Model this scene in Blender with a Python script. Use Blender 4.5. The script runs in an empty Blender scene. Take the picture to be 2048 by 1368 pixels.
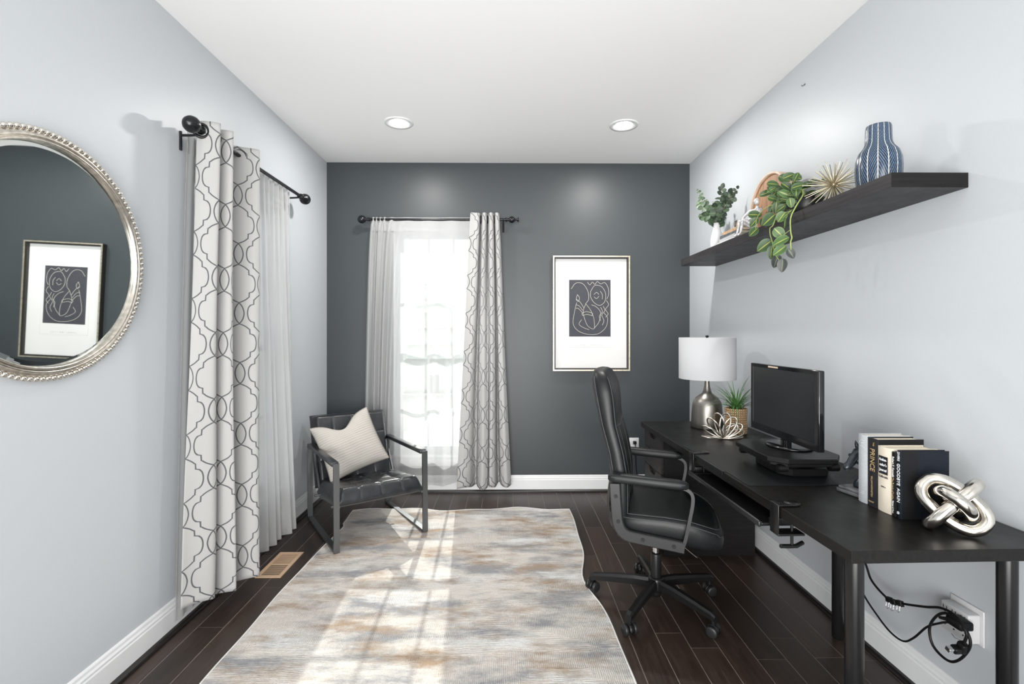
import bpy, bmesh, math, random
from mathutils import Vector, Matrix, Euler

# ---------------------------------------------------------------- camera, sky, sun, exposure
scene = bpy.context.scene
cam_data = bpy.data.cameras.new('camera')
cam = bpy.data.objects.new('camera', cam_data)
scene.collection.objects.link(cam)
cam_data.sensor_width = 36.0
cam_data.lens = 36.0 * 985.0 / 2048.0
cam_data.shift_y = -20.0 / 2048.0
cam_data.clip_start = 0.02
cam.location = (0, 0, 1.33)
cam.rotation_euler = (math.radians(90), 0, math.radians(-0.698))
scene.camera = cam

scene.view_settings.view_transform = 'Standard'
scene.view_settings.look = 'None'
scene.view_settings.gamma = 1.0
scene.view_settings.use_curve_mapping = False
scene.view_settings.exposure = 0.62

world = bpy.data.worlds.new('world'); scene.world = world
world.use_nodes = True
wn = world.node_tree.nodes; wl = world.node_tree.links
wn['Background'].inputs['Color'].default_value = (0.95, 0.975, 1.0, 1)
wn['Background'].inputs['Strength'].default_value = 1.55

sun_data = bpy.data.lights.new('sun', 'SUN'); sun_data.energy = 8.5; sun_data.angle = math.radians(0.6)
sun_data.color = (1.0, 0.955, 0.89)
sun = bpy.data.objects.new('sun', sun_data); scene.collection.objects.link(sun)
sun.rotation_euler = Vector((0.035, -1.0, -0.765)).to_track_quat('-Z', 'Y').to_euler()
sun.location = (-1, 8, 6)

def area(name, loc, target, sx, sy, power, col=(1, 1, 1), spread=180):
    d = bpy.data.lights.new(name, 'AREA'); d.shape = 'RECTANGLE'; d.size = sx; d.size_y = sy
    d.energy = power; d.color = col; d.spread = math.radians(spread)
    o = bpy.data.objects.new(name, d); scene.collection.objects.link(o)
    o.location = loc
    o.rotation_euler = (Vector(target) - Vector(loc)).to_track_quat('-Z', 'Y').to_euler()
    return o
# added fill lights behind the camera, no real source, lifting ceiling and walls
area('rear_fill_high', (0.0, -1.1, 1.75), (0.0, 3.6, 2.2), 2.6, 1.6, 33, (1.0, 0.985, 0.97), 110)
area('rear_fill_low', (-0.3, -1.1, 0.60), (0.6, 3.4, 1.25), 2.2, 1.1, 54, (1.0, 0.985, 0.965), 140)

random.seed(7)
PI = math.pi
C = scene.collection

# ---------------------------------------------------------------- node helpers and materials
def new_mat(name):
    m = bpy.data.materials.new(name); m.use_nodes = True
    nt = m.node_tree
    return m, nt, nt.nodes['Principled BSDF']

def node(nt, kind, **kw):
    n = nt.nodes.new(kind)
    for k, v in kw.items():
        if k.startswith('i_'):
            key = k[2:]
            key = int(key) if key.isdigit() else key.replace('_', ' ')
            n.inputs[key].default_value = v
        else:
            setattr(n, k, v)
    return n

def math_n(nt, op, a, b=None, c=None):
    n = nt.nodes.new('ShaderNodeMath'); n.operation = op
    for i, v in enumerate((a, b, c)):
        if v is None: continue
        if isinstance(v, (int, float)): n.inputs[i].default_value = v
        else: nt.links.new(v, n.inputs[i])
    return n.outputs[0]

def ramp(nt, fac, stops):
    r = nt.nodes.new('ShaderNodeValToRGB')
    while len(r.color_ramp.elements) < len(stops): r.color_ramp.elements.new(0.5)
    for e, (p, c) in zip(r.color_ramp.elements, stops):
        e.position = p; e.color = (*c, 1)
    nt.links.new(fac, r.inputs[0])
    return r.outputs[0]

def mixc(nt, fac, a, b, mode='MIX'):
    m = nt.nodes.new('ShaderNodeMix'); m.data_type = 'RGBA'; m.blend_type = mode
    for sock, v in ((m.inputs[0], fac), (m.inputs[6], a), (m.inputs[7], b)):
        if isinstance(v, (int, float)): sock.default_value = v
        elif isinstance(v, tuple): sock.default_value = (*v[:3], 1)
        else: nt.links.new(v, sock)
    return m.outputs[2]

def coords(nt, kind='Object', scale=(1, 1, 1), loc=(0, 0, 0), rot=(0, 0, 0)):
    t = nt.nodes.new('ShaderNodeTexCoord'); m = nt.nodes.new('ShaderNodeMapping')
    nt.links.new(t.outputs[kind], m.inputs[0])
    m.inputs['Scale'].default_value = scale; m.inputs['Location'].default_value = loc
    m.inputs['Rotation'].default_value = rot
    return m.outputs[0]

def noise(nt, vec, scale=5, detail=3, rough=0.5, out=0):
    n = nt.nodes.new('ShaderNodeTexNoise')
    n.inputs['Scale'].default_value = scale; n.inputs['Detail'].default_value = detail
    n.inputs['Roughness'].default_value = rough
    if vec is not None: nt.links.new(vec, n.inputs['Vector'])
    return n.outputs[out]

def bump(nt, bsdf, h, strength=0.2, dist=0.002):
    b = nt.nodes.new('ShaderNodeBump')
    b.inputs['Strength'].default_value = strength; b.inputs['Distance'].default_value = dist
    nt.links.new(h, b.inputs['Height']); nt.links.new(b.outputs[0], bsdf.inputs['Normal'])

def simple(name, col, rough=0.5, metal=0.0, nscale=40, nbump=0.1, var=0.08, spec=0.5, stretch=(1, 1, 1), dist=0.001):
    m, nt, b = new_mat(name)
    v = coords(nt, 'Object', stretch)
    f = noise(nt, v, nscale, 4)
    dark = tuple(c * (1 - var) for c in col); lite = tuple(min(1, c * (1 + var)) for c in col)
    c = ramp(nt, f, [(0.3, dark), (0.7, lite)])
    nt.links.new(c, b.inputs['Base Color'])
    b.inputs['Roughness'].default_value = rough; b.inputs['Metallic'].default_value = metal
    b.inputs['Specular IOR Level'].default_value = spec
    if nbump: bump(nt, b, f, nbump, dist)
    return m

def srgb(r, g, b):
    return tuple((c / 255 / 12.92) if c / 255 <= 0.04045 else ((c / 255 + 0.055) / 1.055) ** 2.4 for c in (r, g, b))

M = {}
M['wall'] = simple('wall_paint', (0.52, 0.55, 0.575), 0.42, nscale=220, nbump=0.12, var=0.012, spec=0.35)
M['accent'] = simple('accent_paint', (0.042, 0.050, 0.054), 0.42, nscale=220, nbump=0.12, var=0.03, spec=0.4)
M['ceiling'] = simple('ceiling_paint', (0.87, 0.87, 0.87), 0.8, nscale=150, nbump=0.05, var=0.008)
M['trim'] = simple('trim_paint', (0.74, 0.75, 0.76), 0.3, nscale=60, nbump=0.02, var=0.01)
M['vinyl'] = simple('window_vinyl', (0.48, 0.50, 0.53), 0.35, nscale=60, nbump=0.02, var=0.01)
M['shoe'] = simple('dark_shoe_moulding', (0.012, 0.010, 0.010), 0.3, nscale=30, nbump=0.05, var=0.2)
M['gap'] = simple('joint_glint', (0.20, 0.175, 0.155), 0.6, nscale=80, nbump=0.0, var=0.2)  # pale seam colour paints in the light caught by plank bevels
M['blackmetal'] = simple('black_metal', (0.009, 0.009, 0.0095), 0.28, 0.1, nscale=60, nbump=0.04, var=0.1, spec=0.4)
M['ironrod'] = simple('black_rod', (0.012, 0.013, 0.015), 0.25, 0.4, nscale=60, nbump=0.03, var=0.1)
M['gunmetal'] = simple('gunmetal_frame', (0.15, 0.155, 0.16), 0.36, 0.8, nscale=80, nbump=0.05, var=0.12, stretch=(1, 1, 8))
M['blackplastic'] = simple('black_plastic', (0.006, 0.006, 0.0065), 0.35, 0.0, nscale=300, nbump=0.08, var=0.1, spec=0.3)
M['greyplastic'] = simple('dark_grey_plastic', (0.014, 0.0145, 0.0155), 0.38, 0.0, nscale=400, nbump=0.1, var=0.1, spec=0.4)
M['glossblack'] = simple('gloss_black', (0.006, 0.006, 0.007), 0.08, 0.0, nscale=20, nbump=0.0, var=0.05)
M['screen'] = simple('dark_screen', (0.011, 0.012, 0.014), 0.28, 0.0, nscale=20, nbump=0.0, var=0.05)
M['rubber'] = simple('rubber', (0.004, 0.004, 0.0045), 0.5, nscale=100, nbump=0.05, spec=0.3)
M['fauxblack'] = simple('office_leather', (0.009, 0.010, 0.0108), 0.42, 0.0, nscale=260, nbump=0.25, var=0.15, spec=0.3)
M['stitch'] = simple('grey_stitching', (0.05, 0.052, 0.055), 0.7, nscale=300, nbump=0.1)
M['silver'] = simple('aged_silver', (0.72, 0.68, 0.62), 0.16, 1.0, nscale=28, nbump=0.12, var=0.25, dist=0.002)
M['champagne'] = simple('champagne_metal', (0.62, 0.58, 0.52), 0.30, 1.0, nscale=50, nbump=0.1, var=0.25)
M['goldedge'] = simple('pale_gold_frame', (0.62, 0.56, 0.45), 0.35, 0.9, nscale=60, nbump=0.1, var=0.2)
M['frameblack'] = simple('frame_black', (0.02, 0.018, 0.016), 0.45, nscale=60, nbump=0.05)
M['lampmetal'] = simple('brushed_nickel', (0.26, 0.245, 0.225), 0.38, 1.0, nscale=30, nbump=0.12, var=0.2, stretch=(1, 1, 0.15))
M['shade'] = simple('lamp_shade_linen', (0.43, 0.435, 0.45), 0.9, nscale=300, nbump=0.15, var=0.02)
M['mat_board'] = simple('mat_board', (0.66, 0.66, 0.65), 0.8, nscale=200, nbump=0.03, var=0.01)
M['printdark'] = simple('print_ink', (0.040, 0.042, 0.052), 0.7, nscale=120, nbump=0.05, var=0.1)
M['printline'] = simple('print_line', (0.62, 0.60, 0.52), 0.8, nscale=120, nbump=0.0, var=0.03)
M['textgrey'] = simple('grey_lettering', (0.42, 0.42, 0.42), 0.8, nscale=120, nbump=0.0, var=0.03)
M['white'] = simple('white_ceramic', (0.72, 0.72, 0.73), 0.25, nscale=60, nbump=0.03, var=0.02)
M['whiteplastic'] = simple('white_plastic', (0.66, 0.66, 0.67), 0.3, nscale=60, nbump=0.0, var=0.02)
M['slot'] = simple('slot_black', (0.01, 0.01, 0.01), 0.6, nbump=0)
M['plaster'] = simple('whitewashed_resin', (0.62, 0.62, 0.63), 0.4, 0.25, nscale=70, nbump=0.5, var=0.35, dist=0.002)
M['vent'] = simple('tan_metal_vent', (0.52, 0.36, 0.24), 0.4, nscale=60, nbump=0.02, var=0.04)
M['ventdark'] = simple('vent_shadow', (0.02, 0.017, 0.015), 0.7, nbump=0)
M['paper'] = simple('page_edges', (0.72, 0.64, 0.50), 0.8, nscale=200, nbump=0.2, var=0.08, stretch=(1, 6, 1))
M['bookgrey'] = simple('grey_book_cloth', (0.40, 0.42, 0.44), 0.7, nscale=350, nbump=0.3, var=0.12, spec=0.2)
M['bookcharcoal'] = simple('charcoal_book_cloth', (0.018, 0.0175, 0.020), 0.55, nscale=300, nbump=0.2, var=0.15, spec=0.2)
M['bookcream'] = simple('cream_book_cloth', (0.66, 0.60, 0.50), 0.7, nscale=300, nbump=0.2, var=0.04, spec=0.2)
M['bookblack'] = simple('black_book_cloth', (0.007, 0.007, 0.008), 0.5, nscale=300, nbump=0.2, var=0.15, spec=0.2)
M['booknavy'] = simple('navy_book_cloth', (0.006, 0.009, 0.015), 0.55, nscale=300, nbump=0.2, var=0.15, spec=0.2)
M['gilt'] = simple('gilt_lettering', (0.75, 0.55, 0.28), 0.4, 0.5, nbump=0, var=0.1)
M['ink_white'] = simple('white_lettering', (0.78, 0.80, 0.83), 0.5, nbump=0, var=0.02)
M['ink_black'] = simple('black_lettering', (0.03, 0.03, 0.04), 0.6, nbump=0, var=0.02)
M['horse'] = simple('dark_pewter_resin', (0.035, 0.042, 0.05), 0.3, 0.5, nscale=60, nbump=0.4, var=0.4, dist=0.002)
M['horsebase'] = simple('distressed_grey_wood', (0.11, 0.115, 0.12), 0.5, 0.0, nscale=30, nbump=0.4, var=0.5, stretch=(1, 1, 6))
M['stemgreen'] = simple('green_stem', (0.26, 0.33, 0.10), 0.5, nscale=60, nbump=0.1, var=0.15)
M['stemgrey'] = simple('grey_green_stem', (0.16, 0.17, 0.10), 0.6, nscale=60, nbump=0.1, var=0.15)
M['soil'] = simple('dark_soil', (0.02, 0.016, 0.012), 0.9, nscale=90, nbump=0.8, var=0.4, dist=0.004)
M['potblack'] = simple('black_planter', (0.008, 0.008, 0.009), 0.35, nscale=60, nbump=0.05)
M['brass_needle'] = simple('pale_brass_spikes', (0.66, 0.60, 0.46), 0.28, 0.9, nscale=60, nbump=0.0, var=0.12)
M['woodrim'] = simple('pale_wood_rim', (0.60, 0.46, 0.36), 0.6, nscale=30, nbump=0.1, var=0.08)
M['bookbrown'] = simple('worn_brown_cover', (0.45, 0.30, 0.19), 0.7, nscale=60, nbump=0.3, var=0.25, spec=0.2)
M['bookslate'] = simple('slate_cover', (0.10, 0.11, 0.12), 0.6, nscale=60, nbump=0.2, var=0.3, spec=0.2)
M['antique'] = simple('antique_brass', (0.14, 0.12, 0.09), 0.4, 0.7, nscale=60, nbump=0.2, var=0.3)
M['chrome'] = simple('chrome', (0.75, 0.75, 0.76), 0.12, 1.0, nbump=0)

def wood_floor():
    m, nt, b = new_mat('dark_hardwood')
    info = nt.nodes.new('ShaderNodeObjectInfo')
    t = nt.nodes.new('ShaderNodeTexCoord')
    comb = nt.nodes.new('ShaderNodeCombineXYZ')
    nt.links.new(math_n(nt, 'MULTIPLY', info.outputs['Random'], 37.0), comb.inputs[0])
    nt.links.new(math_n(nt, 'MULTIPLY', info.outputs['Random'], 91.0), comb.inputs[1])
    va = nt.nodes.new('ShaderNodeVectorMath'); va.operation = 'ADD'
    nt.links.new(t.outputs['Object'], va.inputs[0]); nt.links.new(comb.outputs[0], va.inputs[1])
    mp = nt.nodes.new('ShaderNodeMapping'); mp.inputs['Scale'].default_value = (22, 1.6, 1)
    nt.links.new(va.outputs[0], mp.inputs[0])
    g = noise(nt, mp.outputs[0], 3.0, 8, 0.65)
    c1 = ramp(nt, g, [(0.25, (0.020, 0.0125, 0.0095)), (0.55, (0.040, 0.026, 0.020)), (0.85, (0.075, 0.050, 0.040))])
    tone = math_n(nt, 'MULTIPLY_ADD', info.outputs['Random'], 0.55, 0.70)
    cc = nt.nodes.new('ShaderNodeCombineColor')
    for i in range(3): nt.links.new(tone, cc.inputs[i])
    c = mixc(nt, 1.0, c1, cc.outputs[0], 'MULTIPLY')
    nt.links.new(c, b.inputs['Base Color'])
    r = math_n(nt, 'MULTIPLY_ADD', g, 0.22, 0.26)
    nt.links.new(r, b.inputs['Roughness'])
    bump(nt, b, g, 0.35, 0.001)
    return m
M['plank'] = wood_floor()

def black_wood(name, base=(0.005, 0.0047, 0.0046), lite=(0.013, 0.012, 0.0115), rot=(0, 0, 0), rough=0.34, sc=(30, 1.2, 30)):
    m, nt, b = new_mat(name)
    v = coords(nt, 'Object', sc, rot=rot)
    g = noise(nt, v, 3.0, 8, 0.6)
    w = coords(nt, 'Object', (1, 1, 1))
    s = noise(nt, w, 9.0, 5, 0.7)
    nt.links.new(ramp(nt, g, [(0.3, base), (0.72, lite)]), b.inputs['Base Color'])
    rr = math_n(nt, 'MULTIPLY_ADD', s, 0.28, rough - 0.12)
    nt.links.new(rr, b.inputs['Roughness'])
    bump(nt, b, g, 0.25, 0.0006)
    b.inputs['Specular IOR Level'].default_value = 0.22
    return m
M['desk'] = black_wood('black_brown_wood')
M['shelf'] = black_wood('black_brown_shelf_wood', (0.016, 0.015, 0.016), (0.040, 0.037, 0.040), rough=0.42)
M['cabinet'] = black_wood('black_brown_cabinet', (0.005, 0.0045, 0.0045), (0.012, 0.011, 0.011), sc=(2, 2, 40), rough=0.45)
M['drawer'] = black_wood('dark_drawer_front', (0.016, 0.014, 0.014), (0.034, 0.031, 0.031), sc=(2, 2, 40), rough=0.42)

def rattan():
    m, nt, b = new_mat('jute_rope')
    v = coords(nt, 'UV', (22, 1, 1))
    wv = nt.nodes.new('ShaderNodeTexWave'); wv.wave_type = 'BANDS'; wv.bands_direction = 'DIAGONAL'
    wv.inputs['Scale'].default_value = 1.0; wv.inputs['Distortion'].default_value = 0.4
    nt.links.new(v, wv.inputs[0])
    nt.links.new(ramp(nt, wv.outputs[1], [(0.0, (0.13, 0.075, 0.035)), (0.6, (0.50, 0.33, 0.18)), (1, (0.66, 0.47, 0.28))]), b.inputs['Base Color'])
    b.inputs['Roughness'].default_value = 0.85
    bump(nt, b, wv.outputs[1], 0.8, 0.002)
    return m
M['rope'] = rattan()

def wood_disc():
    m, nt, b = new_mat('amber_wood_slats')
    v = coords(nt, 'Object', (1, 1, 1))
    g = noise(nt, coords(nt, 'Object', (4, 30, 4)), 3, 5)
    c = ramp(nt, g, [(0.3, (0.27, 0.135, 0.06)), (0.7, (0.42, 0.225, 0.11))])
    nt.links.new(c, b.inputs['Base Color']); b.inputs['Roughness'].default_value = 0.55
    bump(nt, b, g, 0.2, 0.001)
    return m
M['woodface'] = wood_disc()

def leaf_mat(name, base, edge, vein, grey=False):
    m, nt, b = new_mat(name)
    t = nt.nodes.new('ShaderNodeTexCoord'); sp = nt.nodes.new('ShaderNodeSeparateXYZ')
    nt.links.new(t.outputs['UV'], sp.inputs[0])
    d = math_n(nt, 'ABSOLUTE', math_n(nt, 'SUBTRACT', sp.outputs[0], 0.5))
    c = ramp(nt, d, [(0.0, vein), (0.022, vein), (0.06, base), (0.36, base), (0.47, edge)] if vein else [(0.0, edge), (0.1, base), (0.5, base)])
    f = noise(nt, coords(nt, 'UV', (3, 14, 1)), 6, 3)
    c2 = mixc(nt, 0.35, c, ramp(nt, f, [(0.3, tuple(x * 0.5 for x in base)), (0.7, edge)]))
    nt.links.new(c2, b.inputs['Base Color']); b.inputs['Roughness'].default_value = 0.45
    b.inputs['Subsurface Weight'].default_value = 0.0
    bump(nt, b, f, 0.2, 0.001)
    return m
M['leaf'] = leaf_mat('variegated_leaf', (0.018, 0.056, 0.013), (0.085, 0.155, 0.05), (0.45, 0.46, 0.08))
M['leaflight'] = leaf_mat('light_variegated_leaf', (0.045, 0.11, 0.028), (0.13, 0.22, 0.07), (0.50, 0.52, 0.12))
M['leafdark'] = leaf_mat('dark_trailing_leaf', (0.020, 0.028, 0.028), (0.05, 0.065, 0.055), (0.16, 0.19, 0.10))
M['euc'] = leaf_mat('eucalyptus_leaf', (0.040, 0.075, 0.040), (0.12, 0.19, 0.09), None)
M['eucdark'] = leaf_mat('dark_eucalyptus_leaf', (0.022, 0.042, 0.028), (0.065, 0.10, 0.058), None)
M['grass'] = leaf_mat('grass_blade', (0.045, 0.15, 0.035), (0.17, 0.34, 0.10), None)

def blue_vase():
    m, nt, b = new_mat('navy_herringbone_glaze')
    t = nt.nodes.new('ShaderNodeTexCoord'); sp = nt.nodes.new('ShaderNodeSeparateXYZ')
    nt.links.new(t.outputs['UV'], sp.inputs[0])
    N = 14
    u = math_n(nt, 'MULTIPLY', sp.outputs[0], N)
    fr = math_n(nt, 'FRACT', u)
    dline = math_n(nt, 'ABSOLUTE', math_n(nt, 'SUBTRACT', fr, 0.5))       # 0.5 at the band edge
    line = math_n(nt, 'GREATER_THAN', dline, 0.455)
    tri = math_n(nt, 'ABSOLUTE', math_n(nt, 'SUBTRACT', math_n(nt, 'FRACT', math_n(nt, 'MULTIPLY', u, 0.5)), 0.5))
    h = math_n(nt, 'ADD', math_n(nt, 'MULTIPLY', sp.outputs[1], 30.0), math_n(nt, 'MULTIPLY', tri, 9.0))
    st = math_n(nt, 'FRACT', h)
    n1 = noise(nt, coords(nt, 'UV', (60, 50, 1)), 2, 3)
    stripe = math_n(nt, 'GREATER_THAN', math_n(nt, 'ADD', st, math_n(nt, 'MULTIPLY', n1, 0.9)), 1.08)
    c = mixc(nt, stripe, (0.010, 0.016, 0.034), (0.10, 0.165, 0.25))
    c = mixc(nt, line, c, (0.62, 0.62, 0.58))
    nt.links.new(c, b.inputs['Base Color']); b.inputs['Roughness'].default_value = 0.22
    bump(nt, b, stripe, 0.3, 0.001)
    return m
M['bluevase'] = blue_vase()

def rug_mat():
    m, nt, b = new_mat('abstract_woven_rug')
    big = noise(nt, coords(nt, 'Object', (1.2, 3.0, 1)), 1.9, 6, 0.68)
    big2 = noise(nt, coords(nt, 'Object', (1.1, 2.9, 1), (5, 3, 0)), 2.2, 6, 0.70)
    big3 = noise(nt, coords(nt, 'Object', (0.9, 2.6, 1), (11, 7, 0)), 2.2, 6, 0.68)
    cream = (0.66, 0.62, 0.575)
    c = mixc(nt, ramp(nt, big, [(0.46, (0, 0, 0)), (0.62, (1, 1, 1))]), cream, (0.32, 0.325, 0.338))
    c = mixc(nt, ramp(nt, big2, [(0.49, (0, 0, 0)), (0.66, (1, 1, 1))]), c, (0.385, 0.29, 0.21))
    c = mixc(nt, ramp(nt, big3, [(0.53, (0, 0, 0)), (0.66, (1, 1, 1))]), c, (0.72, 0.72, 0.71))
    # woven ribs: some patches run across, others along
    w1 = nt.nodes.new('ShaderNodeTexWave'); w1.bands_direction = 'Y'
    w1.inputs['Scale'].default_value = 17; w1.inputs['Distortion'].default_value = 5.0
    w1.inputs['Detail'].default_value = 2.5; w1.inputs['Detail Scale'].default_value = 1.2
    nt.links.new(coords(nt, 'Object', (0.7, 2.3, 1)), w1.inputs[0])
    w2 = nt.nodes.new('ShaderNodeTexWave'); w2.bands_direction = 'X'
    w2.inputs['Scale'].default_value = 40; w2.inputs['Distortion'].default_value = 4.0; w2.inputs['Detail'].default_value = 2.5
    nt.links.new(coords(nt, 'Object', (1.0, 0.7, 1)), w2.inputs[0])
    vo = nt.nodes.new('ShaderNodeTexVoronoi'); vo.distance = 'CHEBYCHEV'
    vo.inputs['Scale'].default_value = 3.2
    nt.links.new(coords(nt, 'Object', (1.0, 2.2, 1)), vo.inputs['Vector'])
    sepc = nt.nodes.new('ShaderNodeSeparateColor'); nt.links.new(vo.outputs['Color'], sepc.inputs[0])
    pick = math_n(nt, 'GREATER_THAN', sepc.outputs[0], 0.62)
    rib = mixc(nt, pick, w1.outputs[1], w2.outputs[1])
    fine = noise(nt, coords(nt, 'Object', (1, 1, 1)), 160, 2)
    amount = ramp(nt, noise(nt, coords(nt, 'Object', (1.5, 4, 1), (2, 9, 0)), 3.0, 3), [(0.46, (0.06, 0.06, 0.06)), (0.66, (1, 1, 1))])
    dark = mixc(nt, amount, (1, 1, 1), ramp(nt, rib, [(0.0, (0.40, 0.40, 0.41)), (0.5, (1, 1, 1))]))
    c = mixc(nt, 0.62, c, dark, 'MULTIPLY')
    c = mixc(nt, 0.5, c, ramp(nt, fine, [(0.35, (0.70, 0.70, 0.70)), (0.65, (1, 1, 1))]), 'MULTIPLY')
    nt.links.new(c, b.inputs['Base Color']); b.inputs['Roughness'].default_value = 0.95
    b.inputs['Specular IOR Level'].default_value = 0.1
    hh = math_n(nt, 'ADD', math_n(nt, 'MULTIPLY', rib, 0.7), math_n(nt, 'MULTIPLY', fine, 0.6))
    bump(nt, b, hh, 0.6, 0.005)
    return m
M['rug'] = rug_mat()

def leather():
    m, nt, b = new_mat('black_waxed_leather')
    v = coords(nt, 'Object')
    f = noise(nt, v, 180, 3); g = noise(nt, v, 14, 5, 0.65)
    nt.links.new(ramp(nt, g, [(0.35, (0.010, 0.011, 0.013)), (0.7, (0.024, 0.026, 0.030))]), b.inputs['Base Color'])
    nt.links.new(math_n(nt, 'MULTIPLY_ADD', g, 0.22, 0.22), b.inputs['Roughness'])
    hh = math_n(nt, 'ADD', math_n(nt, 'MULTIPLY', f, 0.10), math_n(nt, 'MULTIPLY', g, 0.5))
    bump(nt, b, hh, 0.22, 0.002)
    b.inputs['Coat Weight'].default_value = 0.25; b.inputs['Coat Roughness'].default_value = 0.15
    return m
M['leather'] = leather()

def sheer_mat():
    m, nt, b = new_mat('white_voile')
    nt.nodes.remove(b)
    out = nt.nodes['Material Output']
    tr = nt.nodes.new('ShaderNodeBsdfTransparent'); tr.inputs[0].default_value = (1, 1, 1, 1)
    tl = nt.nodes.new('ShaderNodeBsdfTranslucent'); tl.inputs[0].default_value = (0.27, 0.273, 0.278, 1)
    df = nt.nodes.new('ShaderNodeBsdfDiffuse'); df.inputs[0].default_value = (0.93, 0.935, 0.94, 1)
    m1 = nt.nodes.new('ShaderNodeMixShader'); m1.inputs[0].default_value = 0.42
    nt.links.new(tl.outputs[0], m1.inputs[1]); nt.links.new(df.outputs[0], m1.inputs[2])
    m2 = nt.nodes.new('ShaderNodeMixShader')
    f = noise(nt, coords(nt, 'UV', (400, 60, 1)), 4, 2)
    nt.links.new(math_n(nt, 'MULTIPLY_ADD', f, 0.12, 0.60), m2.inputs[0])
    nt.links.new(tr.outputs[0], m2.inputs[1]); nt.links.new(m1.outputs[0], m2.inputs[2])
    nt.links.new(m2.outputs[0], out.inputs[0])
    return m
M['sheer'] = sheer_mat()

def glass_mat():
    m, nt, b = new_mat('window_glass')
    nt.nodes.remove(b); out = nt.nodes['Material Output']
    tr = nt.nodes.new('ShaderNodeBsdfTransparent'); tr.inputs[0].default_value = (0.95, 0.97, 0.97, 1)
    gl = nt.nodes.new('ShaderNodeBsdfGlossy'); gl.inputs['Roughness'].default_value = 0.02
    fr = nt.nodes.new('ShaderNodeFresnel'); fr.inputs[0].default_value = 1.45
    n = noise(nt, coords(nt, 'Object'), 3, 1)
    mx = nt.nodes.new('ShaderNodeMixShader')
    nt.links.new(math_n(nt, 'MULTIPLY', fr.outputs[0], math_n(nt, 'MULTIPLY_ADD', n, 0.02, 0.6)), mx.inputs[0])
    nt.links.new(tr.outputs[0], mx.inputs[1]); nt.links.new(gl.outputs[0], mx.inputs[2])
    nt.links.new(mx.outputs[0], out.inputs[0])
    return m
M['glass'] = glass_mat()

def mirror_mat():
    m, nt, b = new_mat('mirror_silvering')
    v = coords(nt, 'Object'); f = noise(nt, v, 5, 3)
    nt.links.new(ramp(nt, f, [(0.3, (0.80, 0.84, 0.83)), (0.7, (0.86, 0.89, 0.88))]), b.inputs['Base Color'])
    b.inputs['Metallic'].default_value = 1.0
    b.inputs['Roughness'].default_value = 0.015
    return m
M['mirror'] = mirror_mat()

def trellis_mat():
    m, nt, b = new_mat('linen_with_trellis_print')
    out = nt.nodes['Material Output']
    t = nt.nodes.new('ShaderNodeTexCoord'); sp = nt.nodes.new('ShaderNodeSeparateXYZ')
    nt.links.new(t.outputs['UV'], sp.inputs[0])
    D, P = 0.112, 0.305
    def profile(v):
        fr = math_n(nt, 'FRACT', math_n(nt, 'DIVIDE', v, P))
        fc = nt.nodes.new('ShaderNodeFloatCurve')
        cu = fc.mapping.curves[0]
        pts = [(0.0, 0.0), (0.06, 0.17), (0.12, 0.255), (0.175, 0.285), (0.23, 0.255), (0.29, 0.17), (0.35, 0.0),
               (0.375, 0.20), (0.405, 0.40), (0.44, 0.56), (0.445, 0.60), (0.52, 0.62), (0.526, 0.68), (0.55, 0.85), (0.60, 0.96), (0.675, 1.0),
               (0.75, 0.96), (0.80, 0.85), (0.824, 0.68), (0.83, 0.62), (0.905, 0.60), (0.91, 0.56), (0.945, 0.40), (0.975, 0.20), (1.0, 0.0)]
        cu.points[0].location = pts[0]; cu.points[1].location = pts[-1]
        for p in pts[1:-1]: cu.points.new(*p)
        for p in cu.points: p.handle_type = 'VECTOR' if (p.location[1] < 0.01 or 0.5 < p.location[1] < 0.65) else 'AUTO'
        fc.mapping.update()
        nt.links.new(fr, fc.inputs['Value'])
        return math_n(nt, 'MULTIPLY', fc.outputs[0], 0.075)
    def lines(du, dv):
        uu = math_n(nt, 'ADD', sp.outputs[0], du)
        vv = math_n(nt, 'ADD', sp.outputs[1], dv)
        x = math_n(nt, 'ABSOLUTE', math_n(nt, 'MULTIPLY', math_n(nt, 'SUBTRACT', math_n(nt, 'FRACT', math_n(nt, 'DIVIDE', uu, 2 * D)), 0.5), 2 * D))
        e = 0.0012
        g = profile(vv); g1 = profile(math_n(nt, 'ADD', vv, e)); g0 = profile(math_n(nt, 'SUBTRACT', vv, e))
        sl = math_n(nt, 'DIVIDE', math_n(nt, 'SUBTRACT', g1, g0), 2 * e)
        dist = math_n(nt, 'DIVIDE', math_n(nt, 'ABSOLUTE', math_n(nt, 'SUBTRACT', x, g)),
                      math_n(nt, 'SQRT', math_n(nt, 'MULTIPLY_ADD', sl, sl, 1.0)))
        return math_n(nt, 'LESS_THAN', dist, 0.0028)
    ln = math_n(nt, 'MAXIMUM', lines(0.0, 0.0), lines(D, P / 2))
    weave = noise(nt, coords(nt, 'UV', (500, 120, 1)), 3, 2)
    weave2 = noise(nt, coords(nt, 'UV', (120, 500, 1)), 3, 2)
    wv = math_n(nt, 'MULTIPLY', math_n(nt, 'ADD', weave, weave2), 0.5)
    base = ramp(nt, wv, [(0.35, (0.43, 0.43, 0.425)), (0.6, (0.55, 0.55, 0.54))])
    c = mixc(nt, ln, base, (0.115, 0.12, 0.125))
    nt.links.new(c, b.inputs['Base Color']); b.inputs['Roughness'].default_value = 0.9
    bump(nt, b, wv, 0.3, 0.0008)
    tl = nt.nodes.new('ShaderNodeBsdfTranslucent'); nt.links.new(c, tl.inputs[0])
    mx = nt.nodes.new('ShaderNodeMixShader'); mx.inputs[0].default_value = 0.25
    nt.links.new(b.outputs[0], mx.inputs[1]); nt.links.new(tl.outputs[0], mx.inputs[2])
    nt.links.new(mx.outputs[0], out.inputs[0])
    return m
M['trellis'] = trellis_mat()

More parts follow.
